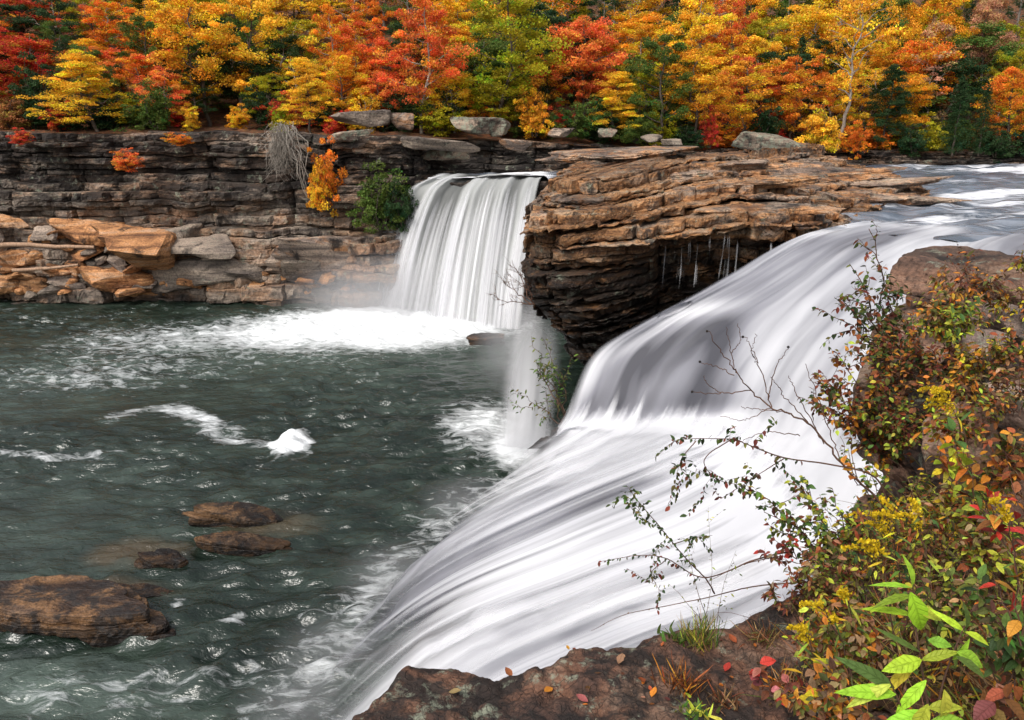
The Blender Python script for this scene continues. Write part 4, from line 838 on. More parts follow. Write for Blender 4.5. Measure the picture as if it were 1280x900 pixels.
# pale root mass hanging from the cliff edge
rng = np.random.default_rng(3); st = Stems(); c0 = PY(352, 160, 62.0)
for i in range(260):
    a = c0 + np.array([rng.normal(0, .45), rng.normal(0, .3), rng.uniform(-1.6, .5)]); b = a + np.array([rng.normal(0, .75), rng.normal(-.3, .4), rng.uniform(-2.6, -.5)])
    tw_ = wob(a, b, 6, .22, rng); st.tube(tw_, .020, .007, 3); e_ = tw_[3] + rng.normal(0, .45, 3); st.tube(np.array([tw_[3], (tw_[3] + e_) / 2 + rng.normal(0, .06, 3), e_]), .011, .006, 3)
for i in range(5):
    a = c0 + np.array([.6 + rng.normal(0, .2), -.3, .2]); b = c0 + np.array([1.6 + rng.normal(0, .5), -.6, -4.2 + rng.normal(0, .8)]); st.tube(wob(a, b, 10, .12, rng, .1), .05, .02, 4)
M_ROOT = bark_mat('dry_root', (0.18, 0.155, 0.13), (0.44, 0.39, 0.33))
o = st.build('root_mass', M_ROOT); tag(o, 'pale tangled mass of dry roots hanging from the cliff edge', 'roots')

# ------------------------------------------------------------------ boulders at the foot of the cliff
def at(u, v, z=0.0): return PZ(u, v, z)
TAL = [  # u, v of its foot, px width, px height, material, rot z, label
 (255, 358, 78, 46, 'g', .2, 'large flat-faced grey boulder at the waterline under the cliff'),
 (146, 366, 92, 36, 't', .35, 'tan wedge-shaped boulder tipped into the pool, left of the large grey one'),
 (190, 338, 72, 66, 't', .9, 'tall brown leaning slab between the tan wedge and the large grey boulder'),
 (108, 305, 62, 36, 't', .1, 'rounded rust brown boulder behind the tan log'),
 (162, 312, 36, 32, 't', 1.1, 'pointed orange brown rock left of the leaning slab'),
 (312, 350, 50, 34, 'g', .5, 'squat grey boulder right of the large flat-faced one'),
 (370, 352, 64, 44, 'g', .1, 'wide grey block in the mist left of the far fall'),
 (430, 345, 80, 62, 't', .3, 'misty brown block nearest the far fall'),
 (268, 318, 56, 28, 'g', .0, 'long dull slab lying behind the large grey boulder'),
 (50, 300, 22, 22, 'g', .4, 'small upright grey stone behind the tan log'),
 (72, 298, 24, 14, 't', .8, 'small orange stone right of the upright grey one'),
 (14, 335, 50, 26, 't', .2, 'tan boulder at the left edge above the lower log'),
 (48, 330, 40, 22, 't', 1.4, 'low tan boulder under the tan log'),
 (8, 366, 44, 28, 't', .6, 'tan boulder in the water at the left edge'),
 (48, 368, 46, 26, 't', .1, 'pinkish tan flat boulder by the water left of the wedge'),
 (75, 348, 28, 16, 't', .9, 'little tan stone above the pinkish flat boulder'),
 (96, 350, 14, 26, 't', .2, 'small upright tan block at the end of the lower log'),
 (88, 368, 32, 18, 'g', .5, 'small grey brown stone at the water beside the wedge'),
 (10, 285, 40, 18, 't', .0, 'flat tan slab under the cliff at the left edge'),
 (220, 318, 40, 40, 'g', .5, 'brown block in the shadow above the large grey boulder'),
 (28, 352, 26, 14, 't', 1.9, 'little rust stone between the two left edge boulders'),
 (118, 338, 30, 16, 'g', .7, 'grey stone wedged behind the tan wedge boulder'),
]
for i, (u, v, wp, hp, mt, rz, lb) in enumerate(TAL):
    back = max(0, (366 - v)) ; zb = back / 1005 * 62 * 0.75; Yd = 62.0 + back * 0.02 if v > 340 else 62.8
    c = PY(u, v - hp * .42, Yd - 0.4); s = 62 / F
    boulder('boulder', c, (wp * s * .54, max(.4, min(wp, hp * 1.3) * s * .42), hp * s * .62), 300 + i, (M_TALUSO if u < 200 else M_TALUS) if mt == 't' else M_TALUSG, lb, 'boulder', 'boulders at the cliff foot', (rnd.uniform(-.15, .15), rnd.uniform(-.2, .2), rz * .5), 4, .8, .05, 8)
rng = np.random.default_rng(19)
for i in range(90):
    u = rng.uniform(-10, 215) if i < 60 else rng.uniform(215, 470); v = rng.uniform(296, 372) if i < 60 else rng.uniform(345, 368); wp = rng.uniform(8, 22); c = PY(u, v - 4, 61.4 + (366 - v) * .02); s = 62 / F
    boulder('rubble_stone', c, (wp * s * .6, wp * s * .45, wp * s * .36), 400 + i, M_TALUSO if rng.random() < .6 else M_TALUSG, 'small loose stone in the rubble at the cliff foot', 'stone', 'rubble stones', (rng.uniform(-.4, .4), rng.uniform(-.4, .4), rng.uniform(0, 3)), 3, .8, .06, 7)
def log(u0, v0, u1, v1, Y, r, label):
    rng = np.random.default_rng(int(u0 + 99)); a, b = PY(u0, v0, Y), PY(u1, v1, Y - .3); st = Stems(); st.tube(wob(a, b, 12, .02, rng), r, r * .6, 8); o = st.build('driftwood_log', M_LOG); return tag(o, label, 'log', 'driftwood logs')
log(-12, 306, 118, 309, 60.8, .2, 'long straight tan log across the top of the rubble')
log(16, 338, 98, 331, 60.6, .15, 'shorter brown log lower in the rubble')

# boulders on the far bank above the falls
BANKB = [(594, 168, 60, 26, 'l', 'large lichen-covered boulder above the far waterfall'), (625, 170, 34, 24, 'l', 'rounded lichen boulder right beside the large one above the waterfall'), (470, 160, 46, 26, 'g', 'grey boulder under the low yellow bush'), (505, 163, 34, 26, 't', 'brown boulder between the grey one and the pale trunks'),
 (950, 188, 96, 26, 'l', 'long grey boulder at the edge of the golden trees'), (756, 172, 26, 14, 'l', 'small grey stone under the slender yellow tree'), (700, 172, 30, 14, 't', 'brown stone below the bright green bush'), (815, 178, 26, 12, 'g', 'grey stone at the foot of the dark-trunked green tree'), (840, 182, 20, 10, 'g', 'smallest grey stone right of the dark-trunked tree'), (1000, 190, 40, 14, 't', 'low brown rock right of the long grey boulder'),
 (648, 190, 40, 18, 't', 'brown block on the bank right above the fall lip'), (560, 200, 56, 20, 'l', 'flat lichen slab just above the fall lip'), (430, 178, 50, 16, 'l', 'flat pale slab on the cliff top right of the roots'), (520, 186, 64, 18, 'g', 'grey slab on the bank over the fall lip, left of the flat lichen slab')]
for i, (u, v, wp, hp, mt, lb) in enumerate(BANKB):
    Yd = float(ybank(PY(u, v, 70)[0])) - (.2 if v < 176 else 1.4); c = PY(u, v - hp * .45, Yd); s = Yd / F
    boulder('boulder', c, (wp * s * .44, wp * s * .34, hp * s * .56), 500 + i, {'l': M_LICHEN, 'g': M_TALUSG, 't': M_TALUS}[mt], lb, 'boulder', 'boulders on the far bank', (0, rnd.uniform(-.12, .12), rnd.uniform(-.4, .4)), 4, .8, .05, 8)

# rocks standing in the pool
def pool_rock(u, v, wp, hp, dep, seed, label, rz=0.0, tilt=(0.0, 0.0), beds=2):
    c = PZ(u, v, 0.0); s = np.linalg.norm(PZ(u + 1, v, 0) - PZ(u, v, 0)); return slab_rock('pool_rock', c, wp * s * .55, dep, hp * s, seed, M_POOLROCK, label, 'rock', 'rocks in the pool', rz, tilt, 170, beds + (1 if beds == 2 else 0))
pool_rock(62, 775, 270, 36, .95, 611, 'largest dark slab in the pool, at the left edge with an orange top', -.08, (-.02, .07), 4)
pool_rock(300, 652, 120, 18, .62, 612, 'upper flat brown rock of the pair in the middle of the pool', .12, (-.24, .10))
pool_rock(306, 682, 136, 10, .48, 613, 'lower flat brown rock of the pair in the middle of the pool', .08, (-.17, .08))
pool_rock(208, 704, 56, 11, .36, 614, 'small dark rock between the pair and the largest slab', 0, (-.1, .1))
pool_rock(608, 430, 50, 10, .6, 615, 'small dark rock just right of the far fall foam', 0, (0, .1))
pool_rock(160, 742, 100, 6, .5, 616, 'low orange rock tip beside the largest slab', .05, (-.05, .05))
# ------------------------------------------------------------------ rock ledge under the camera
def edge_grid(edge, spine, ds, ws_in, ws_down):
    c, s = even(np.column_stack([edge[:, :2], spine[:, :2], edge[:, 2]]), ds); fr, sp, ze = c[:, :2], c[:, 2:4], c[:, 4]
    dv = sp - fr; L = np.linalg.norm(dv, axis=1); d = dv / L[:, None]; return fr, d, L, ze, s
le = np.array([PZ(u, v, 11.2) for u, v in ((380, 1010), (415, 930), (452, 874), (482, 846), (512, 830), (560, 821), (605, 824), (640, 818), (680, 813), (702, 803), (732, 792), (800, 788), (860, 785), (900, 776), (940, 760), (990, 738), (1030, 705), (1075, 665))])
sp_ = np.array([[-1.2 + 3.2 * t, 1.2 + 1.6 * t, 0] for t in np.linspace(0, 1, len(le))])
fr, d, L, ze, s = edge_grid(le, sp_, 0.011, None, None); n = len(s)
wj = np.concatenate([-np.linspace(1, 0, 40) ** 1.5 * 2.5, np.linspace(0.012, 2.4, 190)])
edge_n = 0.05 * fbm(np.stack([s * 3, s * 0, s * 0], -1), 4, 5) + 0.04 * n1(s * 1.2, 3, 6)
W_ = wj[:, None] + 0 * s[None]
inw = np.where(W_ < 0, 0.10 * (1 - np.exp(W_ * 6)) * -0.2, W_) + edge_n[None] * np.exp(-np.clip(W_, 0, None) * 4)
inw = np.minimum(inw, 0.98 * L[None])
XY = fr[None] + d[None] * inw[..., None]
Z = ze[None] + np.where(W_ < 0, W_, 0) - 0.075 * np.exp(-np.clip(W_, 0, None) / 0.06)
P = np.dstack([XY, Z]); q = P * 1.0
hgt = 0.055 * fbm(q * 2.2, 4, 21) + 0.028 * fbm(q * 8, 4, 22) + 0.011 * fbm(q * 26, 4, 23)
rid = 0.03 * (1 - np.abs(vnoise(q * 3.1 + 9, 31)) * 2.2).clip(0) ** 3
pit = -0.035 * np.clip(vnoise(q * 13, 25) - 0.30, 0, 1)
top_ = (W_ >= 0)
P[..., 2] += (hgt + pit - rid) * np.where(top_, 1, 0.4) + 0.10 * smooth(0.3, 1.6, W_) * 0.3
side = np.where(top_, 0, 1)[..., None] * (fbm(q * np.array([2, 2, 5]), 4, 27))[..., None] * 0.10
P[..., :2] -= d[None] * side
LEDGE_P = P.copy(); LEDGE_W = W_
tag(mk('rock_ledge', P.reshape(-1, 3), gridf(*P.shape[:2]), M_LEDGE, None, True, {'lay': (0.5 + 0.25 * fbm(q * 1.5, 3, 41)).ravel()}), 'pitted reddish brown rock ledge at the bottom of the picture', 'rock ledge')

# ------------------------------------------------------------------ right bank: rock beds and soil
ctrl = np.array([(1.25, 3.3, 3.2, 3.0), (1.75, 4.1, 4.6, 3.4), (2.55, 4.8, 6, 4.4), (3.2, 5.8, 7, 5.4), (3.55, 7.0, 8, 6.4), (4.2, 8.4, 9, 7.2), (5.2, 9.5, 10, 7.6), (7.4, 10.5, 12, 8), (11, 11.4, 14, 8), (18, 12, 19, 8)])
rng = np.random.default_rng(12); zs = [2.0, 3.2, 4.1, 5.3, 6.2, 7.1, 8.0]
while zs[-1] < 12.0: zs.append(zs[-1] + rng.uniform(0.12, 0.36))
def bank_off(c, z):
    y = c[:, 1]; near = smooth(6.8, 5.0, y)
    return np.interp(z, [8, 10.5, 11.5, 12.0], [0.7, 0.35, 0.05, 0.1]) + near * np.maximum(0, z - 11.0) * 1.1 + (1 - near) * np.maximum(0, z - 11.75) * 1.0
BANK_O = tag(strata('bank_rock', ctrl, np.array(zs), 71, 0.035, bank_off, M_BANK, amp=0.13, jag=0.09, blk=(0.25, 1.1), rough=0.035, tops=(0.1, 0.25, 0.5, 0.9, 1.5, 2.4, 3.6), flatrough=0.05), 'layered reddish rock bank at the right, rising beside the cascade', 'rock bank')
# soil
fr, d, L, ze, s = edge_grid(np.array([(x, y, {0: 11.08, 1: 11.1, 2: 11.15, 3: 11.3, 4: 11.55, 5: 11.6}[min(i, 5)]) for i, (x, y, a, b) in enumerate(ctrl[:7])]), np.array([(3.2, .4), (5, .8), (6.5, 2), (8, 3.4), (9, 5), (9.5, 6), (10, 6.8)]), 0.04, None, None)
wj = np.linspace(0.10, 5.0, 130) ** 1.0; W_ = wj[:, None] + 0 * s[None]; W_ = np.minimum(W_, 0.98 * L[None])
XY = fr[None] + d[None] * W_[..., None]
Z = ze[None] + 0.50 * smooth(0.0, 1.3, W_) + 0.16 * np.clip(W_ - 0.8, 0, 5) - 0.32 * smooth(6.6, 7.6, XY[..., 1])
P = np.dstack([XY, Z]); P[..., 2] += 0.12 * fbm(P * 1.6, 4, 55) + 0.04 * fbm(P * 7, 3, 56)
SOIL_P = P.reshape(-1, 3)
M_SOIL = NT('bank_soil')
_p = M_SOIL.pos(); _a = M_SOIL.noise(_p, 9.0, 8, 0.75)
M_SOIL = M_SOIL.done(M_SOIL.principled(M_SOIL.ramp(_a, [(0.3, (0.02, 0.014, 0.01)), (0.5, (0.075, 0.042, 0.024)), (0.62, (0.15, 0.08, 0.035)), (0.75, (0.14, 0.12, 0.04))]), 0.95, M_SOIL.bump(_a, 0.9, 0.04)))
tag(mk('bank_soil', SOIL_P, gridf(*P.shape[:2], True), M_SOIL, None, True), 'brown soil on the right bank', None, None, 'structure')
def soil_z(x, y):
    i = np.argmin((SOIL_P[:, 0] - x) ** 2 + (SOIL_P[:, 1] - y) ** 2); return SOIL_P[i, 2]
BK = [ # u, v centre, Y, px w, px h, mat, rz, label
 (1222, 336, 8.2, 150, 40, 'b', .1, 'broad flat reddish slab on top of the right bank, beside the river'),
 (1262, 404, 5.6, 76, 50, 'g', .3, 'pale grey block at the right edge under the broad flat slab'),
 (1228, 432, 5.3, 56, 44, 'g', .9, 'smaller grey brown block left of the pale one at the right edge'),
 (1272, 456, 4.8, 50, 60, 'b', .2, 'reddish block below the pale grey one at the right edge'),
 (1172, 348, 7.0, 78, 48, 'b', .5, 'rust brown knob at the left end of the broad flat slab'),
 (1183, 425, 5.6, 60, 46, 'b', 1.2, 'rust coloured rock in the leaves behind the goldenrod'),
 (1202, 560, 4.4, 70, 150, 'b', .3, 'tall dark rock in the hollow behind the goldenrod'),
 (1160, 470, 5.2, 44, 40, 'b', .7, 'small brown rock above the dark hollow'),
 (1255, 500, 4.6, 60, 50, 'g', .1, 'grey rock leaning under the reddish block at the right edge'),
 (1275, 365, 6.4, 70, 36, 'b', .3, 'layered pinkish rock between the broad slab and the pale grey block'),
]
for i, (u, v, Yd, wp, hp, mt, rz, lb) in enumerate(BK):
    s_ = Yd / F; boulder('boulder', PY(u, v, Yd + .25), (wp * s_ * .62, wp * s_ * .5, hp * s_ * .72), 700 + i, M_BANK if mt == 'b' else M_BANKG, lb, 'boulder', 'rocks on the right bank', (.05, rng.uniform(-.15, .15), rz * .4), 5, .85, .05, 8, freq=1.3)

# ------------------------------------------------------------------ leaves and plants near the camera
C_ = dict(dk=(.045, .075, .022), ol=(.13, .14, .03), ru=(.27, .085, .03), rb=(.17, .045, .028), og=(.60, .23, .03), ye=(.66, .48, .03), lg=(.36, .52, .04), rd=(.52, .05, .035), pk=(.42, .13, .11), ta=(.34, .21, .10), gr=(.10, .17, .035), br=(.12, .06, .03), yg=(.42, .44, .05))
TU = np.array([0, .18, .42, .68, .88, 1.0]); TW = np.array([.06, .62, 1.0, .78, .36, 0.0])
class Leaves:
    def __init__(s): s.B, s.D, s.N, s.L, s.W, s.C, s.K = [], [], [], [], [], [], []
    def add(s, b, d_, n_, L_, W_, c, k=0.25): s.B.append(b); s.D.append(d_); s.N.append(n_); s.L.append(L_); s.W.append(W_); s.C.append(c); s.K.append(k)
    def build(s, name, parent, fold=0.25, prof=TW):
        B = np.array(s.B); D = unit(np.array(s.D)); N = np.array(s.N); N = unit(N - D * (N * D).sum(1, keepdims=True)); A = np.cross(D, N)
        L_ = np.array(s.L)[:, None, None]; W_ = np.array(s.W)[:, None, None]; K = np.array(s.K)[:, None, None]
        t = TU[None, :, None]; V = []
        mid = B[:, None] + D[:, None] * L_ * t - N[:, None] * L_ * K * t * t
        for sd in (-1, 0, 1): V.append(mid + (A[:, None] * sd * W_ * .5 + N[:, None] * abs(sd) * W_ * .5 * fold) * prof[None, :, None])
        V = np.stack(V, 2); n = len(B); m = len(TU); idx = np.arange(n * m * 3).reshape(n, m, 3)
        Fq = np.stack([idx[:, :-1, :-1], idx[:, :-1, 1:], idx[:, 1:, 1:], idx[:, 1:, :-1]], -1).reshape(-1, 4)
        col = np.repeat(np.column_stack([np.array(s.C), np.ones(n)]), m * 3, 0)
        luv = np.zeros((n, m, 3, 3)); luv[..., 0] = TU[None, :, None]; luv[..., 1] = np.array([-1, 0, 1])[None, None] * (prof / prof.max())[None, :, None]
        return mk(name, V.reshape(-1, 3), Fq, M_LEAF, parent, True, {'Col': col, 'luv': luv.reshape(-1, 3)})
def jit(c, rng, a=.3): return np.clip(np.array(c) * (1 + rng.normal(0, a)) * (1 + rng.normal(0, .12, 3)), .005, .8)
def pick(cols, rng): return jit(C_[cols[rng.integers(len(cols))]], rng)
def leafy(st, lv, Pth, rng, cols, L_, W_, step, spread=.9, start=.15, droop=.35, up=.5):
    """leaves set alternately along a twig"""
    seg = np.concatenate([[0], np.cumsum(np.linalg.norm(np.diff(Pth, axis=0), axis=1))]); tot = seg[-1]; x = tot * start; k = 0
    while x < tot:
        p = np.array([np.interp(x, seg, Pth[:, j]) for j in range(3)]); q = np.array([np.interp(min(tot, x + .01), seg, Pth[:, j]) for j in range(3)]); t = unit(q - p + 1e-6)
        sdv = unit(np.cross(t, rng.normal(size=3) * .6 + np.array([0, 0, 1]))) * (1 if k % 2 else -1)
        dd = unit(t * .6 + sdv * spread + rng.normal(0, .35, 3) + np.array([0, 0, -droop])); f = rng.uniform(.6, 1.25)
        lv.add(p, dd, np.array([rng.normal(0, .4), rng.normal(-.2, .4), 1]), L_ * f, W_ * f, pick(cols, rng), rng.uniform(.05, .5)); x += step * rng.uniform(.6, 1.4); k += 1
def shrub(name, label, cat, base, tips, cols, r=.008, twigs=7, tlen=(.12, .35), L_=.045, W_=.024, step=.03, amp=.08, leaf_main=.5, group=None, seed=0, sub=2, fold=.25, bend=.0, up=.25):
    rng = np.random.default_rng(seed + 900); st, lv = Stems(), Leaves(); base = np.array(base, float); L_, W_, step, twigs = L_ * 1.02, W_ * 1.05, step * .78, int(twigs * 1.35)
    root = empty(name, base, label, cat, group)
    for tp in tips:
        tp = np.array(tp, float); main = wob(base + rng.normal(0, .02, 3), tp, 12, amp, rng, bend); st.tube(main, r, r * .3, 5)
        if leaf_main < 1: leafy(st, lv, main, rng, cols, L_, W_, step, start=leaf_main)
        for j in range(twigs):
            f = rng.uniform(.25, .98); p = main[int(f * 11)]; ax = unit(main[-1] - main[0]); dr = unit(ax * .6 + rng.normal(0, .75, 3) + np.array([0, 0, up])); ln = rng.uniform(*tlen)
            tw = wob(p, p + dr * ln, 7, .12, rng, .04); st.tube(tw, r * .4, r * .16, 4); leafy(st, lv, tw, rng, cols, L_, W_, step, start=.12)
            for k in range(sub):
                p2 = tw[rng.integers(2, 6)]; d2 = unit(dr + rng.normal(0, .7, 3)); t2 = wob(p2, p2 + d2 * ln * rng.uniform(.3, .6), 5, .12, rng); st.tube(t2, r * .22, r * .12, 3); leafy(st, lv, t2, rng, cols, L_, W_, step, start=.2)
    under(st.build('stem', M_TWIG), root); under(lv.build('foliage', None, fold), root); return root
def T_(*pts): return [PY(*p) for p in pts]
# tall thin-leaved shrub against the cascade
shrub('shrub', 'tall airy green and russet shrub standing against the cascade', 'shrub', PY(1132, 500, 6.1), T_((1086, 286, 6.0), (1062, 330, 5.9), (1112, 345, 6.1), (1050, 372, 5.8), (1096, 395, 5.9)), ['dk', 'dk', 'ol', 'ol', 'rb', 'ru'], .009, 9, (.12, .34), .05, .026, .042, .07, .3, seed=1, sub=2)
shrub('shrub', 'rust red bushy shrub below the tall airy one', 'shrub', PY(1120, 580, 5.3), T_((1020, 470, 5.2), (1045, 440, 5.3), (1080, 425, 5.4), (1105, 450, 5.4), (1010, 505, 5.1), (1060, 500, 5.0), (1130, 500, 5.2), (1035, 485, 5.3), (1085, 470, 5.1), (1100, 515, 5.0), (1040, 525, 5.0)), ['rb', 'ru', 'ru', 'og', 'br', 'ol', 'dk', 'yg'], .008, 9, (.10, .26), .042, .026, .03, .08, .3, seed=2)
shrub('shrub', 'green and brown leafy shrub leaning left over the ledge', 'shrub', PY(1075, 720, 4.1), T_((925, 605, 4.0), (955, 640, 3.9), (1000, 600, 4.1), (985, 680, 3.8), (1040, 610, 4.2), (1020, 660, 3.9), (1060, 640, 4.1)), ['dk', 'gr', 'ol', 'rb', 'ru', 'gr', 'yg', 'yg'], .006, 8, (.08, .2), .036, .021, .026, .08, .35, seed=3)
shrub('shrub', 'mixed yellow green and rust shrub under the bare branch', 'shrub', PY(1150, 720, 4.3), T_((1060, 560, 4.4), (1095, 600, 4.4), (1085, 560, 4.5), (1120, 630, 4.3), (1150, 590, 4.5), (1050, 640, 4.2)), ['yg', 'ol', 'gr', 'og', 'yg', 'dk', 'ta', 'ye'], .005, 8, (.07, .2), .036, .02, .032, .08, .35, seed=4)
# bare twiggy branch
rng = np.random.default_rng(77); st = Stems(); lv = Leaves(); YB = 4.4
def pl(pts, Y0, Y1): return crom([PY(u, v, Y0 + (Y1 - Y0) * i / (len(pts) - 1)) for i, (u, v) in enumerate(pts)], 8 * len(pts))
b0 = PY(1120, 690, 4.3); root = empty('bare_branch', b0, 'bare reddish branch with fine twigs and dark berries reaching over the cascade', 'branch')
BR = [([(1122, 692), (1100, 630), (1053, 581), (1011, 530), (965, 509), (939, 488), (922, 467), (914, 441), (908, 408)], .008, .0015), ([(939, 488), (901, 492), (867, 490)], .0036, .0018), ([(922, 467), (897, 433), (886, 414)], .0036, .0018), ([(918, 469), (895, 458), (876, 454)], .003, .0016), ([(965, 509), (948, 454), (931, 420)], .0036, .0018), ([(960, 500), (969, 462), (986, 433)], .0036, .0018), ([(990, 517), (950, 512), (926, 509)], .003, .0016), ([(1011, 530), (981, 496), (965, 471)], .0036, .0018), ([(948, 454), (940, 440), (945, 418)], .0026, .0015), ([(901, 492), (885, 480), (880, 470)], .0026, .0015), ([(1030, 555), (1000, 500), (985, 470)], .0036, .0018), ([(1053, 581), (1030, 520), (1008, 455)], .0036, .0018), ([(965, 509), (930, 525), (900, 520)], .0026, .0015), ([(1000, 545), (960, 540), (925, 552)], .003, .0016), ([(914, 441), (925, 425), (922, 405)], .0026, .0015)]
ENDS = []
YM = lambda u: np.interp(u, [860, 1125], [4.5, 4.25])
for pts, r0, r1 in BR:
    P = crom([PY(u, v, YM(u)) for u, v in pts], 8 * len(pts)); kn = rng.normal(0, .004, P.shape); kn[0] = 0; P = P + kn; st.tube(P, r0, r1, 5); ENDS.append(P[-1])
under(st.build('stem', M_TWIG), root)
for e in ENDS[1:6]:
    D, Fc = ico(2); o = mk('berry', D * .008 + e, Fc, M_WETROCK, None, True, {'lay': np.zeros(len(D))}); under(o, root)
# arching leafy branch
def branch(label, paths, cols, L_, W_, step, start, seed, Y0, Y1, r=.006, twigs=4, tl=(.05, .14)):
    rng = np.random.default_rng(seed); st, lv = Stems(), Leaves(); root = empty('leafy_branch', PY(*paths[0][0], Y0), label, 'branch')
    for i, pts in enumerate(paths):
        P = pl(pts, Y0, Y1); P = P + np.cumsum(rng.normal(0, .002, P.shape), 0) * .4; st.tube(P, r * (1 if i == 0 else .6), r * .2, 5); leafy(st, lv, P, rng, cols, L_, W_, step, start=start, droop=.6)
        for j in range(twigs):
            k = rng.integers(int(len(P) * start), len(P)); e = P[k] + np.array([rng.normal(0, .6), rng.normal(0, .5), rng.normal(-.2, .5)]) * rng.uniform(*tl) * 1.5; tw = wob(P[k], e, 5, .1, rng); st.tube(tw, r * .2, r * .12, 3); leafy(st, lv, tw, rng, cols, L_, W_, step * .7, start=.2, droop=.6)
    under(st.build('stem', M_TWIG), root); under(lv.build('foliage', None), root); return root
branch('arching branch whose dark leaves hang over the white apron, highest of the leafy ones', [[(1112, 640), (1095, 597), (1036, 580), (981, 572), (935, 555), (914, 549), (850, 551), (821, 572)], [(870, 551), (850, 580), (862, 602)], [(914, 549), (880, 575), (900, 600), (940, 610)], [(981, 572), (950, 590), (900, 622)]], ['dk', 'dk', 'dk', 'ol', 'rb'], .034, .02, .022, .45, 31, 4.2, 4.0, .006, 6)
branch('thin leafy branch slanting down from upper left to the ledge', [[(893, 742), (883, 725), (854, 695), (824, 657), (803, 632), (782, 606)], [(803, 632), (795, 640), (780, 620)], [(840, 680), (870, 672), (890, 670)]], ['dk', 'dk', 'ol', 'gr'], .026, .015, .018, .25, 32, 3.9, 3.7, .005, 6, (.04, .1))
branch('thin branch reaching farthest left with small dark leaves at its tip', [[(985, 690), (940, 700), (879, 722), (833, 699), (795, 695), (748, 703)], [(833, 699), (815, 715), (826, 740)]], ['dk', 'dk', 'ol', 'rb'], .026, .015, .017, .5, 33, 3.9, 3.7, .005, 5, (.04, .09))
branch('bare thorny cane arching low over the edge of the ledge', [[(1010, 728), (993, 729), (934, 735), (867, 750), (782, 767), (738, 788)], [(976, 695), (930, 705), (883, 728)]], ['br', 'ol'], .014, .008, .11, .3, 34, 3.8, 3.6, .005, 0)
branch('upright wispy weed in front of the lower cascade, right of the thin leafy branches', [[(890, 790), (872, 740), (860, 690)], [(880, 790), (890, 720), (885, 640)], [(895, 790), (905, 730), (920, 690)], [(885, 785), (850, 745), (835, 730)]], ['yg', 'ol', 'dk'], .02, .008, .045, .2, 35, 3.6, 3.65, .0025, 3)

# goldenrods
def goldenrod(label, base, tip, seed, n=3, Ls=.18, dens=1.0, lw=.011):
    rng = np.random.default_rng(seed); st, lv, fl = Stems(), Leaves(), Leaves(); base, tip = np.array(base), np.array(tip); root = empty('goldenrod', base, label, 'goldenrod', 'goldenrods on the bank')
    main = wob(base, tip, 12, .05, rng, .06); st.tube(main, .004, .0018, 5); leafy(st, lv, main, rng, ['yg', 'ol', 'ye', 'gr'], .075, lw, .028, start=.1)
    for k in range(n):
        p = main[-1 - k % 3]; a = rng.uniform(-1, 1); e = p + np.array([-.75 + a * .9, rng.normal(0, .3), .30 + rng.normal(0, .2)]) * Ls * rng.uniform(.6, 1.1); ar = wob(p, e, 8, .05, rng, .16); st.tube(ar, .0015, .0007, 3)
        for i in range(int(95 * dens)):
            f = rng.uniform(.1, 1); q = np.array([np.interp(f * 7, np.arange(8), ar[:, j]) for j in range(3)]) + rng.normal(0, .010 * (1.25 - f), 3) + np.array([0, 0, .006])
            fl.add(q, rng.normal(0, .6, 3) + np.array([0, 0, .8]), rng.normal(size=3), .013, .009, np.clip(np.array((.80, .56, .02)) * rng.uniform(.6, 1.2), 0, .9), 0)
    under(st.build('stem', M_TWIG), root); under(lv.build('foliage', None), root); under(fl.build('flower', None), root)
goldenrod('topmost goldenrod with bright yellow plume in front of the dark hollow', PY(1215, 640, 3.7), PY(1185, 498, 3.6), 41, 5, .14)
goldenrod('goldenrod with long arching plume above the light green plant, leftmost of the close pair', PY(1130, 790, 3.0), PY(1118, 655, 2.95), 42, 4, .17)
goldenrod('goldenrod with upright plume above the light green plant, right one of the close pair', PY(1165, 790, 2.9), PY(1150, 648, 2.9), 43, 3, .12)
goldenrod('goldenrod low left of the light green plant, plume nearly flat', PY(1065, 860, 2.8), PY(1032, 764, 2.75), 44, 3, .12)
goldenrod('lowest and leftmost goldenrod, on the ledge side', PY(1030, 880, 2.8), PY(1005, 792, 2.75), 45, 3, .11)
goldenrod('small goldenrod at the right edge above the red leaves', PY(1272, 740, 2.9), PY(1250, 632, 2.85), 46, 3, .10)
goldenrod('goldenrod with two drooping plumes behind the light green plant', PY(1120, 800, 2.7), PY(1102, 692, 2.7), 47, 3, .12)
goldenrod('tiny goldenrod between the flat-plumed one and the close pair', PY(1068, 820, 2.9), PY(1056, 742, 2.85), 48, 2, .07)

# light green plant with broad leaves
rng = np.random.default_rng(8); st, lv = Stems(), Leaves(); base = PY(1150, 935, 1.95); root = empty('broadleaf_plant', base, 'light green plant with broad ribbed leaves at the bottom right', 'plant')
M1 = pl([(1158, 930), (1160, 890), (1150, 820), (1143, 770), (1141, 722)], 1.95, 1.95); M2 = pl([(1165, 930), (1176, 864), (1190, 820), (1206, 782)], 1.9, 1.9); M3 = pl([(1150, 935), (1125, 880), (1112, 850)], 1.9, 1.85)
for m_ in (M1, M2, M3): st.tube(m_, .0035, .0018, 6)
def px_leaf(u0, v0, u1, v1, Y, wpx, nz, c, k=.25, dY=-.03):
    a, b = PY(u0, v0, Y), PY(u1, v1, Y + dY); lv.add(a, b - a, np.array(nz, float), np.linalg.norm(b - a), wpx * Y / F * 0.86, jit(C_[c], rng, .2), k + rng.uniform(0, .25))
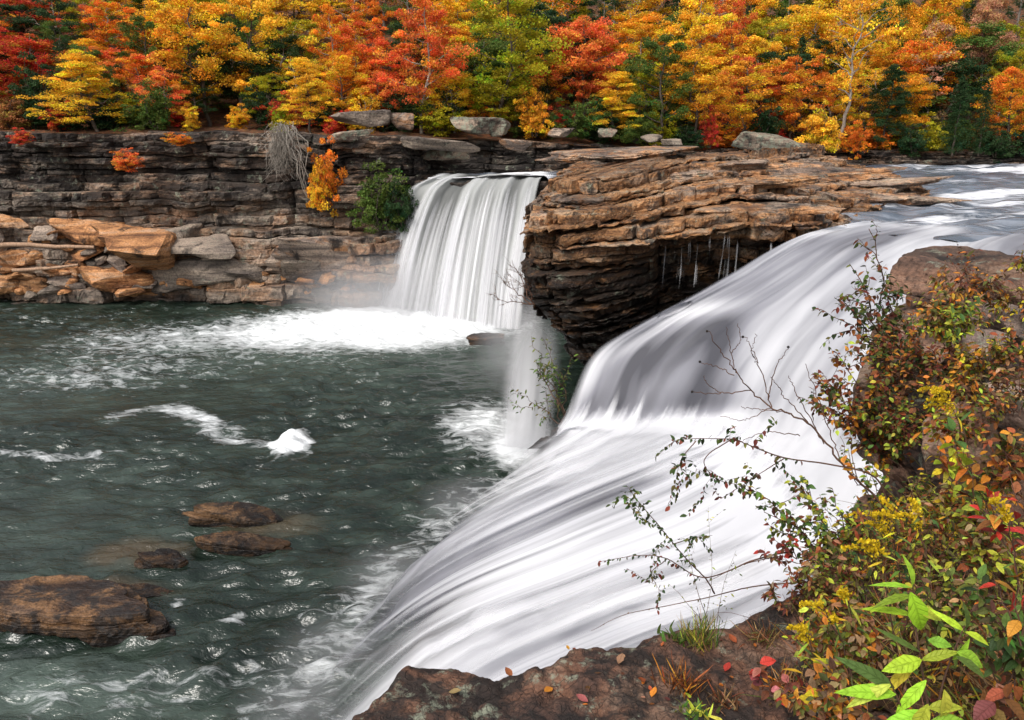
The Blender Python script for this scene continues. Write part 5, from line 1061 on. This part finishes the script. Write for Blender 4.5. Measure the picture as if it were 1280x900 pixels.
for a in [(1141, 745, 1100, 745, 1.95, 16, (0, -.3, 1), 'lg'), (1140, 735, 1100, 722, 1.95, 10, (.1, -.5, 1), 'lg'), (1140, 735, 1148, 703, 1.95, 15, (.5, -.8, .4), 'lg'), (1138, 740, 1162, 800, 1.93, 34, (-.3, -.9, .6), 'lg'), (1144, 760, 1180, 772, 1.95, 24, (.2, -.7, 1), 'lg'), (1143, 770, 1092, 752, 1.97, 14, (0, -.6, 1), 'lg'), (1160, 800, 1190, 806, 1.93, 20, (0, -.8, .8), 'lg'),
          (1150, 822, 1098, 870, 1.92, 20, (-.5, -.6, .7), 'yg'), (1150, 815, 1108, 790, 1.93, 10, (-.3, -.8, .6), 'gr'), (1152, 825, 1110, 835, 1.9, 30, (-.1, -.7, .8), 'lg'), (1152, 825, 1196, 812, 1.9, 18, (.2, -.6, .9), 'lg'), (1158, 850, 1120, 892, 1.88, 22, (-.3, -.7, .7), 'lg'), (1120, 868, 1060, 858, 1.86, 28, (-.1, -.6, .9), 'lg'), (1118, 860, 1072, 828, 1.88, 24, (-.2, -.7, .7), 'gr'), (1115, 855, 1060, 880, 1.86, 20, (-.4, -.6, .7), 'yg'),
          (1206, 790, 1240, 800, 1.9, 14, (.2, -.6, .9), 'lg'), (1204, 788, 1182, 770, 1.9, 12, (-.3, -.8, .6), 'lg'), (1208, 786, 1216, 762, 1.9, 12, (.3, -.9, .3), 'gr'), (1196, 815, 1236, 830, 1.88, 26, (.1, -.7, .8), 'lg'), (1194, 820, 1240, 845, 1.86, 18, (.2, -.6, .8), 'gr'), (1190, 825, 1216, 806, 1.9, 16, (.3, -.8, .6), 'lg'),
          (1160, 890, 1100, 905, 1.84, 26, (-.2, -.5, .9), 'lg'), (1160, 885, 1200, 880, 1.84, 22, (.1, -.6, .9), 'yg'), (1165, 900, 1222, 905, 1.82, 28, (.1, -.5, .9), 'lg'), (1160, 880, 1140, 925, 1.82, 28, (-.2, -.8, .6), 'lg'), (1180, 862, 1190, 910, 1.82, 24, (.1, -.8, .5), 'yg')]:
    px_leaf(*a)
under(st.build('stem', M_TWIG), root); under(lv.build('foliage', None, .3), root)

# red-leaved creepers, weeds and ferns: (label, base px, tips px, Y, colours, leaf)
def weed(name, label, cat, bu, bv, Y, tips, cols, L_, W_, step, seed, tw=4, r=.003, tl=(.05, .13), lm=.2, group='weeds on the right bank'):
    b = PY(bu, bv, Y); return shrub(name, label, cat, b, [PY(u, v, Y + dy) for u, v, dy in tips], cols, r, tw, tl, L_, W_, step, .08, lm, group, seed, 1)
weed('red_creeper', 'creeper with big red leaves at the right edge', 'creeper', 1262, 800, 2.0, [(1268, 690, 0), (1240, 715, .05), (1275, 740, 0)], ['rd', 'rd', 'og'], .08, .046, .09, 51, 0, .003)
weed('red_creeper', 'creeper with red orange leaves under the grey rock at the right', 'creeper', 1260, 680, 2.9, [(1238, 608, 0), (1262, 590, .1), (1215, 590, .1)], ['rd', 'og', 'ru'], .07, .035, .07, 52, 1)
weed('red_creeper', 'low creeper with dusky red leaves on the ledge left of the light green plant', 'creeper', 980, 890, 2.75, [(945, 850, 0), (925, 838, 0), (985, 845, 0), (1010, 870, 0)], ['pk', 'rd', 'rb', 'ru'], .05, .034, .045, 53, 1)
weed('red_creeper', 'cluster of dark red leaves in the middle of the leaning shrub', 'creeper', 1000, 705, 3.85, [(965, 672, 0), (950, 690, 0), (985, 665, 0)], ['rd', 'rb', 'rb'], .04, .028, .035, 54, 2)
weed('weed', 'yellow green weed on top of the bank by the rust rock', 'weed', 1190, 430, 5.0, [(1175, 385, 0), (1200, 392, 0), (1150, 402, 0), (1222, 400, .1)], ['yg', 'gr', 'ye', 'ol'], .05, .016, .028, 55, 4)
weed('weed', 'bright green tuft of leaves between the rust and grey rocks', 'weed', 1195, 420, 4.9, [(1188, 390, 0), (1206, 382, 0), (1180, 405, -.1)], ['gr', 'gr', 'yg'], .05, .02, .025, 56, 4)
weed('weed', 'golden brown fern-like weed in front of the broad flat slab', 'weed', 1215, 380, 5.6, [(1170, 352, 0), (1200, 340, 0), (1235, 355, 0), (1255, 372, 0)], ['ru', 'og', 'br', 'ta', 'ol'], .05, .018, .022, 57, 8, tl=(.08, .2))
weed('weed', 'thin dark-leaved sprig rising over the broad flat slab', 'weed', 1205, 370, 6.0, [(1196, 300, 0), (1212, 312, 0), (1186, 325, 0)], ['rb', 'br', 'ru'], .035, .018, .04, 58, 4)
weed('weed', 'rust leaved weed at the far right edge, top of the bank', 'weed', 1275, 345, 6.0, [(1272, 312, 0), (1262, 322, 0), (1284, 318, 0)], ['ye', 'ol', 'ru'], .04, .02, .035, 59, 3)
weed('weed', 'orange and yellow leaved weed over the dark hollow', 'weed', 1190, 600, 4.0, [(1165, 520, 0), (1200, 545, 0), (1150, 555, 0), (1230, 560, 0)], ['og', 'ye', 'yg', 'ru'], .06, .03, .05, 60, 3)
weed('weed', 'pair of orange leaves on a thin stem under the bare branch', 'weed', 1075, 600, 4.2, [(1050, 545, 0), (1064, 540, 0)], ['og', 'og'], .06, .035, .12, 61, 0)
weed('weed', 'large-leaved green and yellow weed right of the topmost goldenrod stem', 'weed', 1230, 640, 3.4, [(1190, 545, 0), (1205, 560, 0), (1250, 570, 0), (1175, 575, 0)], ['yg', 'lg', 'og', 'gr'], .075, .045, .07, 62, 1)
weed('weed', 'tangle of olive weed behind the close pair of goldenrods', 'weed', 1150, 740, 3.5, [(1080, 650, 0), (1120, 630, 0), (1160, 660, 0), (1200, 650, 0), (1050, 690, 0)], ['ol', 'dk', 'yg', 'br', 'ru'], .045, .016, .024, 63, 7)
weed('weed', 'brown and orange weed at the right edge between grey rock and goldenrod', 'weed', 1270, 620, 3.3, [(1235, 520, 0), (1265, 540, 0), (1285, 560, 0), (1220, 580, 0)], ['ru', 'br', 'og', 'ol'], .05, .025, .035, 64, 6)
weed('weed', 'dark green weed at the right edge beneath the red leaves', 'weed', 1260, 860, 2.3, [(1230, 740, 0), (1270, 760, 0), (1290, 780, 0), (1215, 800, 0)], ['dk', 'ol', 'gr', 'br'], .05, .022, .03, 65, 6)
weed('weed', 'pinkish leaved weed in the bottom right corner', 'weed', 1262, 920, 1.8, [(1265, 868, 0), (1240, 885, 0)], ['pk', 'ru'], .06, .04, .06, 66, 1)
weed('weed', 'pale yellow leaf stalk left of the light green plant', 'weed', 1040, 900, 2.5, [(1010, 815, 0), (1030, 822, 0), (1002, 835, 0)], ['ye', 'ta', 'og'], .075, .03, .07, 67, 1)
weed('weed', 'rusty dry weed hugging the edge of the ledge under the leaning shrub', 'weed', 1020, 760, 3.7, [(985, 710, 0), (1010, 690, 0), (1050, 700, 0), (1070, 720, 0), (960, 745, 0)], ['br', 'ru', 'ol', 'ta', 'rb'], .035, .012, .016, 68, 9)

# more brush over the bank rocks
BRUSH = [
 ('low rust brush hiding the foot of the rust brown knob', 1150, 430, 6.2, [(1125, 395, 0), (1150, 372, 0), (1175, 388, 0), (1135, 420, 0)], ['ru', 'ta', 'og', 'ol', 'yg']),
 ('russet brush between the rust rock and the two grey blocks', 1195, 480, 4.9, [(1160, 450, 0), (1185, 430, 0), (1215, 455, 0), (1205, 475, 0)], ['ru', 'br', 'og', 'ol', 'rb']),
 ('brown brush trailing over the reddish block at the right edge', 1265, 520, 4.3, [(1245, 470, 0), (1275, 462, 0), (1290, 480, 0), (1232, 495, 0)], ['br', 'ru', 'ta', 'ol']),
 ('green and rust brush at the left lip of the dark hollow', 1140, 560, 4.8, [(1110, 520, 0), (1135, 500, 0), (1158, 528, 0), (1120, 545, 0), (1165, 505, 0)], ['ol', 'dk', 'ru', 'rb', 'yg']),
 ('orange brown brush below the dark hollow', 1200, 690, 3.6, [(1165, 610, 0), (1190, 600, 0), (1215, 625, 0), (1230, 650, 0), (1150, 640, 0)], ['ru', 'og', 'ta', 'ol', 'yg', 'ye']),
 ('olive brush right of the tangle behind the goldenrods', 1230, 730, 3.1, [(1200, 680, 0), (1225, 660, 0), (1250, 680, 0), (1270, 700, 0)], ['ol', 'yg', 'ta', 'ru', 'yg']),
 ('dark brown brush behind the light green plant', 1190, 820, 2.6, [(1150, 720, 0), (1185, 710, 0), (1215, 725, 0), (1235, 750, 0), (1120, 750, 0)], ['br', 'ol', 'gr', 'ta', 'yg']),
 ('rust and straw brush left of the light green plant', 1060, 840, 2.9, [(1020, 760, 0), (1050, 745, 0), (1080, 770, 0), (1095, 800, 0), (1005, 800, 0)], ['ta', 'ta', 'ru', 'ol', 'yg', 'og']),
 ('brown brush at the corner above the ledge, under the leaning shrub', 1040, 770, 3.5, [(1005, 720, 0), (1030, 700, 0), (1060, 710, 0), (1080, 735, 0)], ['ta', 'br', 'ol', 'yg', 'ru']),
 ('straw brush at the bottom edge left of the light green plant', 1040, 930, 2.4, [(1000, 880, 0), (1030, 860, 0), (1060, 880, 0), (1075, 905, 0)], ['ta', 'br', 'ru', 'og', 'ol']),
 ('rusty brush over the right end of the broad flat slab', 1275, 400, 5.6, [(1250, 375, 0), (1275, 362, 0), (1290, 385, 0)], ['ru', 'ye', 'br', 'ol']),
 ('yellowing brush in front of the smaller grey block', 1225, 480, 4.6, [(1205, 440, 0), (1230, 452, 0), (1195, 465, 0)], ['ye', 'ol', 'og', 'br']),
 ('rust and olive brush on the face of the tall dark rock', 1200, 560, 4.05, [(1170, 480, 0), (1195, 465, 0), (1220, 490, 0), (1240, 520, 0), (1165, 520, 0), (1215, 535, 0)], ['ru', 'ol', 'og', 'yg', 'br']),
 ('orange and olive brush between the rust rock and the flat slab', 1190, 430, 5.0, [(1150, 375, 0), (1180, 360, 0), (1215, 378, 0), (1240, 395, 0), (1160, 400, 0)], ['ru', 'og', 'ol', 'ta', 'yg']),
 ('russet brush left of the rust rock, next to the tall airy shrub', 1150, 480, 5.3, [(1115, 430, 0), (1135, 405, 0), (1165, 430, 0), (1125, 460, 0), (1170, 455, 0)], ['ru', 'rb', 'ol', 'og', 'dk']),
 ('straw and rust brush hanging over the right edge rocks', 1262, 470, 4.4, [(1235, 420, 0), (1262, 410, 0), (1285, 430, 0), (1245, 450, 0)], ['ta', 'ru', 'ol', 'ye']),
]
for i, (lb, bu, bv, Yd, tips, cols) in enumerate(BRUSH):
    weed('brush', lb, 'brush', bu, bv, Yd, tips, cols, .036 + .003 * (i % 3), .018 + .002 * (i % 2), .02, 120 + i, 8, .0035, (.05, .15), .25, 'brush on the right bank')
# shrub in front of the outcrop tip
shrub('shrub', 'spindly green sapling hanging in front of the tip of the outcrop', 'shrub', PY(702, 530, 25.0), T_((664, 420, 25), (690, 432, 25), (668, 500, 25), (700, 465, 25)), ['dk', 'ol', 'gr'], .022, 5, (.4, 1.0), .16, .06, .15, .12, .55, seed=12)
shrub('shrub', 'leafless pale twigs at the foot of the outcrop beside the far fall', 'shrub', PY(668, 380, 30.5), T_((622, 345, 31), (640, 325, 31), (615, 372, 31), (650, 340, 31)), ['br'], .025, 6, (.4, 1.0), .05, .03, 2.0, .10, .9, seed=13)

# grass and undergrowth (nobody could count it)
def blades(pts, rng, hmin, hmax, w, cols, lean=.5):
    lv = Leaves()
    for p in pts: h = rng.uniform(hmin, hmax); lv.add(p, np.array([rng.normal(0, lean), rng.normal(0, lean), 1.0]), rng.normal(size=3), h, w * rng.uniform(.6, 1.3), pick(cols, rng), rng.uniform(.1, .9))
    return lv
rng = np.random.default_rng(99)
def px(Q):
    d_ = Q - np.array([0, 0, HC]); c, s_ = math.cos(PITCH), math.sin(PITCH); zf = d_[:, 1] * c - d_[:, 2] * s_; yu = d_[:, 1] * s_ + d_[:, 2] * c
    return 640 + F * d_[:, 0] / zf, 450 - F * yu / zf
pu, pv = px(SOIL_P); vis = (SOIL_P[:, 1] > 1.2) & (pu > 900) & (pu < 1650) & (pv > 330) & (pv < 1080) & (SOIL_P[:, 1] < 6.8)
sel = SOIL_P[vis]; wgt = 1 / np.hypot(sel[:, 0], sel[:, 1]) ** .6; wgt /= wgt.sum()
def scatter(n): return sel[rng.choice(len(sel), n, p=wgt)] + rng.normal(0, .025, (n, 3)) * np.array([1, 1, 0])
lvg = blades(scatter(10500), rng, .09, .34, .006, ['ta', 'ta', 'ru', 'ol', 'br', 'yg', 'og', 'ta'], .75)
o = lvg.build('undergrowth', None, .1, np.array([.7, 1, .9, .7, .4, 0.])); tag(o, 'dry grass and low herbs covering the right bank', None, None, 'stuff')
lv2 = Leaves()
for p in scatter(15000): f = rng.uniform(.4, 1.3); lv2.add(p + np.array([0, 0, rng.uniform(.01, .26)]), rng.normal(size=3) * np.array([1, 1, .5]), rng.normal(0, .6, 3) + np.array([0, -.3, 1]), .036 * f, .017 * f, pick(['ru', 'rb', 'ta', 'ol', 'gr', 'yg', 'og', 'dk', 'yg', 'ol', 'ta'], rng), .3)
o = lv2.build('ground_herbs', None); tag(o, 'low brown and green herbs on the right bank', None, None, 'stuff')
st = Stems()
for p in scatter(900): st.tube(wob(p, p + np.array([rng.normal(0, .22), rng.normal(0, .22), rng.uniform(.05, .42)]), 6, .10, rng, .08), .0022, .001, 3)
o = st.build('dry_stalks', M_TWIG); tag(o, 'thin brown dry stalks standing in the undergrowth', None, None, 'stuff')
# tufts on the ledge
def ledge_pt(u, v):
    """point of the ledge surface nearest to the line of sight"""
    r = ray(u, v); Q = LEDGE_P[LEDGE_W >= 0]; t = ((Q - np.array([0, 0, HC])) @ r) / (r @ r); dd = np.linalg.norm(Q - np.array([0, 0, HC]) - t[:, None] * r, axis=1); return Q[np.argmin(dd)]
def tuft(u, v, n, h, cols, label, seed, w=.006, lean=.35, name='grass_tuft', cat='grass tuft'):
    rng = np.random.default_rng(seed); c = ledge_pt(u, v); root = empty(name, c, label, cat, 'tufts on the ledge'); pts = c + rng.normal(0, .03, (n, 3)) * np.array([1.3, 1, .1]); lv = blades(pts, rng, h * .5, h, w, cols, lean); under(lv.build('blades', None, .1, np.array([.7, 1, .9, .7, .4, 0.])), root)
tuft(874, 808, 130, .17, ['yg', 'ol', 'ta', 'gr'], 'green and straw grass tuft at the edge of the ledge', 81)
tuft(846, 800, 26, .07, ['gr', 'gr'], 'small bright green plant left of the grass tuft', 82, .02, .6)
tuft(852, 862, 90, .13, ['ru', 'ru', 'og', 'br'], 'rust red dry fern tuft on the ledge', 83, .007, .5)
tuft(905, 880, 70, .09, ['ru', 'br', 'ta'], 'brown dry tuft at the bottom of the ledge', 84, .007, .8)
tuft(868, 892, 46, .06, ['gr', 'yg'], 'little green sprout at the bottom edge below the rust tuft', 85, .015, .7)
tuft(955, 800, 90, .12, ['ta', 'ol', 'br', 'ru'], 'straw coloured tuft at the corner where ledge meets bank', 86, .006, .7)
tuft(985, 860, 110, .12, ['ta', 'ru', 'og', 'br'], 'orange and straw tuft among the dusky red creeper', 87, .006, .8)
# fallen leaves
rng = np.random.default_rng(6)
FL = [(815, 875, 'og', 'orange fallen leaf at the bottom of the ledge, left of the rust tuft'), (772, 832, 'ta', 'tan fallen leaf on the middle of the ledge'), (905, 842, 'rd', 'red fallen leaf right of the rust tuft'), (690, 862, 'og', 'rust orange fallen leaf on the left part of the ledge'), (560, 868, 'ta', 'tan fallen leaf near the left end of the ledge'), (920, 805, 'ru', 'brown fallen leaf right of the green grass tuft'), (800, 850, 'ru', 'brown fallen leaf left of the rust tuft'), (640, 850, 'ru', 'dull brown fallen leaf between the two left ones'), (735, 880, 'pk', 'pinkish fallen leaf at the bottom middle of the ledge')]
for i, (u, v, c, lb) in enumerate(FL):
    lv = Leaves(); p = ledge_pt(u, v); lv.add(np.zeros(3), np.array([rng.normal(), rng.normal(), .1]), np.array([rng.normal(0, .2), rng.normal(0, .2), 1]), .06, .036, jit(C_[c], rng, .1), -.2); o = lv.build('fallen_leaf', None, .35); o.location = [float(x) for x in p + np.array([0, 0, .012])]; tag(o, lb, 'leaf', 'fallen leaves on the ledge')
for i in range(45):
    u, v = rng.uniform(700, 1000), rng.uniform(800, 900); lv = Leaves(); p = ledge_pt(u, v); lv.add(np.zeros(3), np.array([rng.normal(), rng.normal(), .1]), np.array([rng.normal(0, .3), rng.normal(0, .3), 1]), rng.uniform(.02, .035), .017, pick(['ru', 'br', 'ta', 'rb', 'og'], rng), -.2); o = lv.build('fallen_leaf', None, .35); o.location = [float(x) for x in p + np.array([0, 0, .008])]; tag(o, 'small brown leaf scrap lying on the ledge', 'leaf', 'leaf scraps on the ledge')
